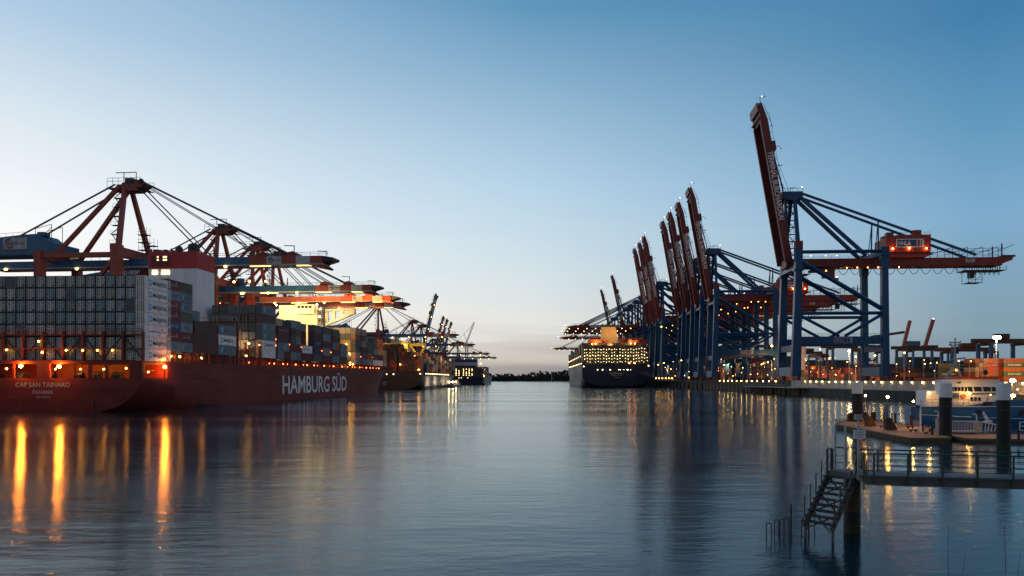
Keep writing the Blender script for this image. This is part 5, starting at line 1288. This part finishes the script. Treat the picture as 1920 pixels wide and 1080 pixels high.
m = MB('rust'); m.box((1590-VX)/F*118, 118, .5, (1613-VX)/F*118, 118.4, 1.75); m.box((1613-VX)/F*119, 119, .5, (1641-VX)/F*119, 119.4, 1.85); m.box((1640-VX)/F*119-.1, 118.9, .5, (1641-VX)/F*119+.1, 119.5, 1.95)
tag(m.build('steel_screen'), 'low dark rusty steel screen around the foot of the far pile', 'screen')
def ring(x, y, z, r, lab, mat):
    t = thing('life_ring', lab, 'life ring', (x, y, z)); m = MB(mat); n = 18; rings = []
    for k in range(n+1):
        a = 2*math.pi*k/n; c = Vector((math.cos(a)*r, 0, math.sin(a)*r)); rings.append([c+Vector((math.cos(a)*math.cos(b)*r*.27, math.sin(b)*r*.27, math.sin(a)*math.cos(b)*r*.27)) for b in [2*math.pi*j/8 for j in range(8)]])
    m.grid(rings, mat, True); m.build('ring', t, smooth=60)
    m = MB('pile_white')
    for a in (.6, 2.2, 3.8, 5.3): m.tube((math.cos(a)*r*.72, -r*.29, math.sin(a)*r*.72), (math.cos(a)*r*1.28, -r*.29, math.sin(a)*r*1.28), r*.1)
    m.build('band', t)
ring((1613-VX)/F*103, 103, 1.42, .34, 'bright orange life ring at the foot of the far pile', 'ring_orange')
ring((1737-VX)/F*90, 90, 1.1, .42, 'dark red life ring on the pontoon beside the grey gate pillar', 'crane_red')
def pole(px, pyt, pyb, Y, lab, sign=None, r=.09):
    X = (px-VX)/F*Y; h = (pyb-pyt)/F*Y
    t = thing('pontoon_post', lab, 'post', (X, Y, .6)); m = MB('letter_white'); m.tube((0, 0, 0), (0, 0, h), r, None, 8); m.build('pole', t)
    if sign: m = MB(sign[0]); m.box(sign[1], -.14, sign[2], sign[1]+sign[3], -.1, sign[2]+sign[4]); m.build('sign_plate', t)
pole(1631, 743, 782, 104.6, 'white pole with a small white plate above the left wedge post', ('pile_white', -.3, 1.6, .34, .65))
pole(1675, 744, 789, 98.5, 'plain white pole above the right wedge post')
pole(1726, 747, 808, 92.5, 'white pole with signs at the stern of the patrol boat', ('logo_navy', -.62, 2.9, .5, .3), .1)
for k, (x, y) in enumerate(((46, 116), (46.4, 108), (46, 101), (46, 93), (47.5, 88.6), (48.6, 99))):
    t = thing('bollard', '%s bollard along the deck of the long pontoon counting from its far end' % ['first', 'second', 'third', 'fourth', 'fifth', 'sixth'][k], 'bollard', (x, y, .62), 0, 'bollards on the pontoon')
    m = MB('dark_steel'); m.tube((-.28, 0, 0), (-.28, 0, .3), .09); m.tube((.28, 0, 0), (.28, 0, .3), .09); m.tube((-.5, 0, .24), (.5, 0, .24), .07); m.build('cleat', t)
for i, (px, py, Y) in enumerate(((1664, 744, 101), (1622, 741.5, 106), (1712, 752, 104))):
    X = (px-VX)/F*Y; Z = HC+(VY-py)/F*Y; t = thing('pontoon_lamp', ('warm lamp on a thin post between the two white poles', 'small lamp on a thin post just right of the far pile', 'lamp on a low thin post by the rust orange post')[i], 'lamp', (X, Y, .6), 0); m = MB('dark_steel'); m.tube((0, 0, 0), (0, 0, Z-.7), .045); m.build('post', t); lamp(t, (0, -.1, Z-.62), .17 if i == 0 else .12, 'lamp_bright')
light((48.5, 101, 4.4), 393, (1, .36, .08), .2, None, (0, 0, -1)); light((47.5, 112, 4.4), 270, (1, .36, .08), .2, None, (0, 0, -1)); light((44.5, 90, 4), 196, (1, .36, .08), .2, None, (0, 0, -1)); light((52, 88, 3.8), 246, (1, .36, .08), .2, None, (0, 0, -1)); light((60, 86, 3.8), 196, (1, .36, .08), .2, None, (0, 0, -1))
# white gate pillars and railing on the gangway between pontoons
t = thing('white_railing', 'white barred railing with grey end pillars between the pontoons', 'railing', (0, 0, 0)); Yr = 92.0
def rx(px): return (px-VX)/F*Yr
m = MB('pile_white'); m.tube((rx(1785), Yr, 1.98), (rx(1826), Yr, 1.95), .06); m.tube((rx(1785), Yr, .75), (rx(1826), Yr, .75), .05)
for k in range(15): x = rx(1786)+(rx(1825)-rx(1786))*k/14; m.tube((x, Yr, .75), (x, Yr, 1.96), .024, None, 4)
m.build('bars', t)
for x0, x1, zt in ((1756, 1763, 2.35), (1828, 1836, 2.0)):
    m = MB('galv'); m.box(rx(x0), Yr-.3, .5, rx(x1), Yr+.3, zt); m.path([(rx(x0)+.2, Yr, zt-.1), (rx(x0)+.2, Yr, zt+.7), (rx(x0)+.05, Yr, zt+.85), (rx(x0)-.25, Yr, zt+.8)], .07, 'pile_white'); m.build('pillar', t)
m = MB('pile_white')
q = [(rx(1838), Yr, .9), (rx(1838), Yr, 1.9), (rx(1852), Yr-.6, 1.75), (rx(1866), Yr-1.2, 1.45), (rx(1862), Yr-1.2, 1.0)]
m.path(q, .07)
for k in range(6): x = rx(1840+k*4.4); m.tube((x, Yr-k*.2, .8), (x+.12, Yr-k*.2, 1.8-k*.06), .045, None, 4)
m.build('ramp_rail', t)
m = MB('galv'); m.box(rx(1790), Yr-.5, .66, rx(1838), Yr+1.2, .8); m.build('ramp', t)
t = thing('white_railing', 'short white rail of three bars at the right picture edge', 'railing', ((1912-VX)/F*84, 84, .5)); m = MB('pile_white')
for z in (.9, 1.35, 1.8): m.tube((0, 0, z), (3, 0, z+.05), .05)
m.tube((0, 0, 0), (0, 0, 1.8), .05); m.tube((2.9, 0, 0), (2.9, 0, 1.85), .05); m.build('bars', t)
for i, (px, Y) in enumerate(((1748, 89), (1910, 80))):
    t = thing('bollard', ('thin dark bollard beside the left grey gate pillar', 'thin dark bollard at the right picture edge')[i], 'bollard', ((px-VX)/F*Y, Y, .55)); m = MB('dark_steel'); m.tube((0, 0, 0), (0, 0, 1.15), .14, None, 10); m.tube((0, 0, 1.0), (0, 0, 1.1), .2, None, 10); m.build('shaft', t)
# patrol boat, side on, stern to the left
YB = 116.0
def bx(px): return (px-VX)/F*YB
def bz(py): return HC+(VY-py)/F*YB
bt = thing('patrol_boat', 'blue hulled patrol boat with white wheelhouse moored behind the pontoon', 'boat', (bx(1722), YB+1, 0), R(-9))
X0 = bx(1722); xb = lambda px: bx(px)-X0
m = MB('boat_blue')
prof = [(0, 2.9, 1.5), (1, 2.9, 2.2), (3.4, 2.9, 3.05), (7, 2.9, 3.3), (12, 3.75, 3.4), (17, 3.9, 3.3), (21, 4.2, 2.6), (25, 4.6, 1.3), (28, 4.9, .1)]   # x, deck height, half beam
rings = []
for x, zd, B in prof:
    rings.append([(x+(.9 if x > 24 else 0)*f, YB*0+3.4-B*(1 if f > .3 else .8+f*.66)*(1 if x < 20 else (.6+.4*f)), -.6+(zd+.6)*f) for f in (0, .25, .5, .75, 1)]+
                 [(x+(.9 if x > 24 else 0)*f, 3.4+B*(1 if f > .3 else .8+f*.66)*(1 if x < 20 else (.6+.4*f)), -.6+(zd+.6)*f) for f in (1, .75, .5, .25, 0)])
m.grid(rings, 'boat_blue'); m.face(rings[0])
for a, b in zip(rings, rings[1:]): m.face([a[4], b[4], b[5], a[5]], 'deck_wood')
for a, b in zip(rings, rings[1:]): m.bar((a[4][0], a[4][1]-.05, a[4][2]-.05 if a[0][0] < 11 else 2.9), (b[4][0], b[4][1]-.05, b[4][2]-.05 if b[0][0] < 12 else 2.92), .14, .1, 'boat_white')
for x in (4, 9, 15): m.tube((x, -.2, 2.0), (x, .12, 2.0), .42, 'dark_steel', 12)
# white slanted stripe emblem on the bow side
x1 = xb(1836); m.face([(x1, -.06, 2.1), (x1+.55, -.06, 2.12), (x1+1.25, -.06, .9), (x1+1.7, -.06, .8), (x1+1.7, -.06, .55), (x1+.4, -.06, .55), (x1+.4, -.06, .75), (x1+.75, -.06, .85), (x1+.25, -.06, 1.85), (x1-.2, -.06, 1.95)], 'boat_white')
x1 = xb(1839); m.face([(x1, -.05, 2.95), (x1+1.2, -.05, 2.95), (x1+1.5, -.05, 3.6), (x1+.2, -.05, 3.6)], 'glass_dark')
m.tube((.5, -.05, 1.6), (8, -.02, 1.3), .04, 'boat_white', 4); m.tube((9.3, -.05, 1.2), (19, -.05, 1.0), .04, 'boat_white', 4)
m.build('hull', bt, smooth=40)
m = MB('boat_white')
m.box(xb(1746), 1.0, 2.9, xb(1764), 5.8, bz(733)); m.box(xb(1764), .7, 2.95, xb(1872), 6.1, bz(739))
m.box(xb(1782), .8, bz(739), xb(1874), 6.0, bz(716))
h = m.build('superstructure', bt)
m = MB('boat_white'); m.prism([(xb(1780), .6, bz(716)), (xb(1872), .6, bz(716)), (xb(1872), .6, bz(711)), (xb(1800), .6, bz(711)), (xb(1776), .6, bz(714.5))], (0, 5.6, 0)); m.box(xb(1798), .4, bz(711)+.003, xb(1870), 6.4, bz(706), 'boat_orange'); m.build('roof', bt)
def win(p0, q0, p1, q1, y=.78, sl=0, mat='glass_dark', nm='window'):
    b = MB(mat); b.prism([(xb(p0), y-.08, bz(q1)), (xb(p1), y-.08, bz(q1)), (xb(p1)-sl, y-.08, bz(q0)), (xb(p0)-sl, y-.08, bz(q0))], (0, .06, 0)); b.build(nm, h)
for k in range(5): win(1789+k*5.9, 726, 1793.2+k*5.9, 733.5, .8)
for k, (a, b) in enumerate(((1819, 1827), (1830, 1843), (1846, 1858.5), (1861, 1869))): win(a, 725.5, b, 734, .8, .15)
for k in range(3): win(1822+k*6.8, 745, 1826.6+k*6.8, 752, .7)
win(1800, 714, 1806, 719, .8); win(1849, 744, 1854, 755, .7, 0, 'pale_grey', 'door'); 
m = MB('letter_grey'); m.box(xb(1783), .55, bz(747), xb(1802), .66, bz(737)); m.text('POLIZEI', (xb(1784), .53, bz(745)), (1, 0, 0), (0, 0, 1), 1.4, .4, 'letter_dark'); m.build('name_board', h)
m = MB('boat_blue'); m.box(xb(1822), .5, bz(739.5), xb(1872), .78, bz(737)); m.build('stripe', h)
m = MB('ring_orange'); m.tube((xb(1810), .5, bz(743)), (xb(1810), .68, bz(743)), .36, None, 14); m.build('life_ring', h)
m = MB('galv')
m.tube((xb(1790), 3, bz(706)), (xb(1804), 3, bz(688)), .24); m.tube((xb(1816), 3, bz(706)), (xb(1808), 3, bz(688)), .24); m.tube((xb(1800), 4.4, bz(706)), (xb(1806), 3.2, bz(688)), .12)
m.tube((xb(1806), 3, bz(692)), (xb(1806), 3, bz(632)), .22, None, 8, .12)
m.box(xb(1798), 2.3, bz(690), xb(1816), 3.7, bz(688.6)); m.tube((xb(1800), 3, bz(673)), (xb(1824), 3, bz(670)), .12); m.box(xb(1797), 2.6, bz(684), xb(1822), 3.4, bz(683))
for z, w_ in ((641, 9), (646, 8), (650, 6), (656, 5)): m.tube((xb(1806-w_), 3, bz(z)), (xb(1806+w_), 3, bz(z-1)), .1); m.tube((xb(1806+w_), 3, bz(z)), (xb(1806+w_), 3, bz(z-4)), .09); m.tube((xb(1806-w_), 3, bz(z)), (xb(1806-w_), 3, bz(z-3)), .09)
m.box(xb(1807), 2.6, bz(662), xb(1811), 3.4, bz(655), 'dark_steel'); m.box(xb(1806.8), 2.5, bz(655), xb(1810), 3.2, bz(650), 'dark_steel')
m.build('mast', bt)
m = MB('logo_red'); m.prism([(xb(1795), 3, bz(646)), (xb(1800), 3, bz(647)), (xb(1800), 3, bz(643)), (xb(1795), 3, bz(642))], (0, .03, 0)); m.build('flag', bt)
m = MB('dark_steel'); m.tube((xb(1858), 2.6, bz(706)), (xb(1858), 2.6, bz(701)), .08); m.ball((xb(1858), 2.6, bz(698)), .38); m.build('searchlight', bt)
m = MB('dark_steel')
for a, b in (((.6, .1, 2.9), (-9.5, -7, .9)), ((1, .1, 2.9), (-4.5, -13, .9)), ((11, .1, 2.9), (2, -13.4, .9))):
    m.path([Vector(a).lerp(Vector(b), k/6)-Vector((0, 0, .5*math.sin(math.pi*k/6))) for k in range(7)], .035)
m.build('mooring_rope', bt)
m = MB('galv')
for k in range(13): x = .4+k*.72; m.tube((x, .1, 2.9), (x, .1, 3.9), .035, None, 4)
for z in (3.4, 3.9): m.tube((.4, .1, z), (9, .1, z), .035, None, 4)
m.build('stern_rail', bt)
for px, py, r, y in ((1745, 737, .13, -.5), (1815, 737, .13, -.6), (1852, 740, .08, -.4), (1805, 694, .1, 2.4)): lamp(bt, (xb(px), y, bz(py)), r, 'lamp_bright' if r > .12 else 'lamp_warm')

for i, (px, py, Y) in enumerate(((1898, 714, 178), (1898, 743, 128), (1907, 731, 150))):
    X = (px-VX)/F*Y; Z = HC+(VY-py)/F*Y; t = thing('quay_lamp', ('large warm lamp high on a post right of the nearest pile cap', 'bright orange lamp low beside the nearest pile cap', 'small lamp post behind the patrol boat at the right edge')[i], 'lamp', (X, Y, 0)); m = MB('galv'); m.tube((0, 0, -1), (0, 0, Z), .12); m.build('post', t); lamp(t, (0, -.15, Z+.1), (.62, .34, .12)[i], 'lamp_bright' if i < 2 else 'lamp_warm', .6)

# ------------------------------------------------------------------ gangway, stairs and railing nearest the camera
gt = thing('gangway', 'steel footbridge with green tube railings at the lower right', 'footbridge')
RG = 'rail_green'
P0 = Vector((14.1, 33.2, 2.86)); P1 = Vector((33.1, 29.2, 2.86)); D = (P1-P0); Ln = D.length; u = D/Ln; v = Vector((-u.y, u.x, 0))
def gp(a, b, z): return tuple(P0+u*a+v*b+Vector((0, 0, z)))
m = MB('gang_steel'); m.hexa([gp(0, 0, -.1), gp(Ln, 0, -.1), gp(Ln, 1.5, -.1), gp(0, 1.5, -.1), gp(0, 0, 0), gp(Ln, 0, 0), gp(Ln, 1.5, 0), gp(0, 1.5, 0)]); m.build('walkway', gt)
for b0 in (-.06, 1.5):
    m = MB('gang_steel'); m.hexa([gp(.2, b0, -.42), gp(Ln, b0, -.42), gp(Ln, b0+.06, -.42), gp(.2, b0+.06, -.42), gp(.2, b0, -.02), gp(Ln, b0, -.02), gp(Ln, b0+.06, -.02), gp(.2, b0+.06, -.02)])
    for z in (-.42, -.06): m.hexa([gp(.2, b0-.07, z), gp(Ln, b0-.07, z), gp(Ln, b0+.13, z), gp(.2, b0+.13, z), gp(.2, b0-.07, z+.035), gp(Ln, b0-.07, z+.035), gp(Ln, b0+.13, z+.035), gp(.2, b0+.13, z+.035)])
    m.build('beam', gt)
for side, b0 in ((0, -.14), (1, 1.64)):
    for k in range(15):
        a = .55+k*1.35+side*.55
        if a > Ln: continue
        m = MB(RG); m.tube(gp(a, b0, -.4 if side == 0 else -.05), gp(a, b0+(-.05 if side == 0 else .05), .95), .045, None, 8); m.build('rail_post', gt)
    m = MB(RG); b1 = b0+(-.05 if side == 0 else .05)
    m.tube(gp(.35, b1, .95), gp(Ln, b1, .95), .034, None, 8)
    for z in (.22, .45, .7): m.tube(gp(.55, b0, z), gp(Ln, b0, z), .018, None, 6)
    m.path([gp(.35, b1, .95), gp(.12, b1, .88), gp(.05, b1, .72), gp(.05, b0, .38), gp(.12, b0, .24), gp(.55, b0, .22)], .034)
    m.build('handrail', gt)
# landing platform and its guard rails; the stairs come down towards the camera and to the left
DS = Vector((-.80, -.60, 0)); TS = Vector((.60, -.80, 0)); T0 = Vector((13.8, 34.4, 2.84))
A = T0-TS*.66; B = T0+TS*.66
m = MB('gang_steel'); pl = [(A.x, A.y), (B.x, B.y), (14.3, 33.25), (15.1, 33.2), (15.1, 35.6), (13.9, 35.6)]
m.prism([(x, y, 2.74) for x, y in pl], (0, 0, .1))
for p, q in zip(pl, pl[1:]+pl[:1]): m.bar((*p, 2.64), (*q, 2.64), .06, .2)
m.build('landing', gt)
def hoop(p, q, h=1.0, lab='guard_rail'):
    p = Vector(p); q = Vector(q); d = (q-p); c = .14/d.length
    m = MB(RG); Z = Vector((0, 0, 1))
    m.path([p, p+Z*(h-.14), p+d*c+Z*h, q-d*c+Z*h, q+Z*(h-.14), q], .034, None, 7)
    for z in (.3, .62): m.tube(p+Z*z, q+Z*z, .018, None, 5)
    m.build(lab, gt)
hoop((A.x-.03, A.y+.02, 2.84), (A.x+.34, A.y+.42, 2.84)); hoop((13.86, 35.55, 2.84), (14.45, 35.55, 2.84)); hoop((B.x+.05, B.y-.05, 2.84), (14.45, 33.3, 2.84), .85); hoop((14.5, 35.58, 2.84), (15.05, 35.58, 2.84))
for x, y in ((A.x-.03, A.y+.02), (A.x+.3, A.y+.4), (B.x+.02, B.y), (14.32, 33.25)):
    m = MB(RG); m.tube((x, y, 2.2), (x, y, 3.84), .058, None, 8); m.build('rail_post', gt)
NS = 9; s0 = T0+Vector((0, 0, -.1)); s1 = T0+DS*1.85; s1.z = .68
for s in (-.66, .66):
    m = MB('gang_steel'); o = TS*s+Vector((0, 0, -.14)); m.bar(s0+o, s1+o, .07, .34); m.tube(s1+o-DS*.1, Vector(((s1+o-DS*.1).x, (s1+o-DS*.1).y, -1)), .06); m.build('stringer', gt)
def obox(m, c, ax, ay, hx, hy, z0, z1, mat=None):
    q = [c-ax*hx-ay*hy, c+ax*hx-ay*hy, c+ax*hx+ay*hy, c-ax*hx+ay*hy]
    m.hexa([(v.x, v.y, c.z+z0) for v in q]+[(v.x, v.y, c.z+z1) for v in q], mat)
for k in range(NS):
    p = s0.lerp(s1, (k+.5)/NS); m = MB('step_wood'); obox(m, p, TS, DS, .74, .16, -.06, .01); m.build('step', gt)
for k in range(3):
    a = s0.lerp(s1, k/3)+Vector((0, 0, -.24)); b = s0.lerp(s1, (k+1)/3)+Vector((0, 0, -.24))
    for q in (.6, -.6): m = MB('gang_steel'); m.tube(a-TS*q, b+TS*q, .035); m.build('cross_brace', gt)
pp = []
for s in (-.72, .72):
    for k in range(5):
        p = s0.lerp(s1, k/4.3)+TS*s+Vector((0, 0, -.2)); pp.append((s, p)); m = MB(RG); m.tube(p, p+Vector((0, 0, 1.22)), .028, None, 6); m.build('stair_post', gt)
for s in (-.72, .72):
    q = [p for a_, p in pp if a_ == s]
    for hh in (1.17, .72):
        m = MB('galv')
        for a, b in zip(q, q[1:]): m.path([a.lerp(b, j/6)+Vector((0, 0, hh-.2*math.sin(math.pi*j/6))) for j in range(7)], .012, None, 4)
        m.build('chain', gt)
m = MB('concrete'); m.tube((14.5, 34.95, -3), (14.5, 34.95, 2.55), .36, 'pile_black', 20); m.tube((14.5, 34.95, 1.0), (14.5, 34.95, 2.54), .364, 'timber', 20); m.tube((14.5, 34.95, -1), (14.5, 34.95, .5), .366, 'algae', 20); m.build('pier', gt, smooth=40)
# davit posts and the notice
for i, (px, pyt, Y) in enumerate(((1566, 795, 35.1), (1585, 797, 34.8))):
    X = (px-VX)/F*Y; zt = HC+(VY-pyt)/F*Y; t = thing('steel_pole', ('left of two slim grey poles standing on the stair landing', 'right of two slim grey poles standing on the stair landing')[i], 'pole', (X, Y, 2.6)); m = MB('galv'); m.tube((0, 0, 0), (0, 0, zt-2.6), .055, None, 8); m.build('shaft', t)
X, Y = (1609.5-VX)/F*33.6, 33.6
t = thing('notice_sign', 'white notice board with three text lines on a pole above the gangway', 'sign', (X, Y, 2.6)); m = MB('galv'); m.tube((0, 0, 0), (0, 0, 2.8), .05, None, 8); m.box(-.16, -.05, 2.62, .16, .05, 2.86); m.build('pole', t)
zb = HC+(VY-822)/F*Y-2.6; zt = HC+(VY-806.5)/F*Y-2.6
m = MB('pile_white'); m.box(-.25, -.1, zb, .27, -.065, zt)
for k, s in enumerate(('Unbefugten', 'ist das Betreten', 'verboten')): w_ = (.34, .42, .3)[k]; m.text(s, (-w_/2+.01, -.104, zt-.115-k*.1), (1, 0, 0), (0, 0, 1), w_, .065, 'letter_dark')
m.build('board', t)
# half sunken landing rails left of the stairs
for i, (px, pyt, pyb, w_) in enumerate(((1437, 981, 1010, .22), (1452, 974, 1003, .2), (1462, 973, 1000, .2), (1470, 971, 1012, .22), (1503, 972, 1008, .3), (1517, 968, 1000, .25))):
    Y = 34.2+.5*(i % 3); X = (px-VX)/F*Y; h = HC+(VY-pyt)/F*Y
    t = thing('ladder_hoop', '%s from the left of the low hooped rails rising from the water by the stairs' % ORD[i+1], 'rail', (X, Y, -1), 0, 'hooped rails in the water'); m = MB('step_wood')
    m.path([(0, 0, 0), (0, 0, 1+h-.08), (.05, 0, 1+h), (w_-.05, 0, 1+h), (w_, 0, 1+h-.08), (w_, 0, 0)], .021, None, 6); m.build('tube', t)
t = thing('steel_pole', 'lone slim pole standing in the water left of the stairs', 'pole', ((1483-VX)/F*35, 35, -1)); m = MB('step_wood'); m.tube((0, 0, 0), (0, 0, 1+HC+(VY-945)/F*35), .04, None, 6); m.build('shaft', t)
# bare twigs poking up in the lower right corner
random.seed(3)
for i, (px, pyt, lab) in enumerate(((1786, 985, 'thin bare shoot left of the others in the lower right corner'), (1898, 985, 'leaning bare twigs at the lower right picture edge'))):
    Y = 9.0; X = (px-VX)/F*Y; zt = HC+(VY-pyt)/F*Y
    t = thing('bare_shrub', lab, 'shrub', (X, Y, 2.9)); m = MB('bark'); h = zt-2.9
    for k in range(4 if i else 3):
        a = random.uniform(-.12, .12)*(1+k); pts = [(a*f*f+.02*math.sin(f*7+k), .05*k*f, h*(1-.14*k)*f) for f in [j/6 for j in range(7)]]
        for j in range(6): m.tube(pts[j], pts[j+1], .006*(1-j/7)+.0012, None, 5, .006*(1-(j+1)/7)+.0012)
        for j in (2, 3, 4): p = Vector(pts[j]); m.tube(p, p+Vector((random.uniform(-.2, .2), 0, random.uniform(.1, .3))), .003, None, 4, .001)
    m.build('stem', t)
for o in list(COL.objects):
    if o.parent is None and o.type in ('MESH', 'EMPTY') and o.get('kind') == 'structure' and 'category' not in o: o['category'] = 'ground' if 'water' not in o.name else 'water'
bpy.data.objects['water']['label'] = 'calm dark blue harbour water mirroring sky and lamps'
print('containers', NCON[0], 'objects', len(bpy.data.objects))
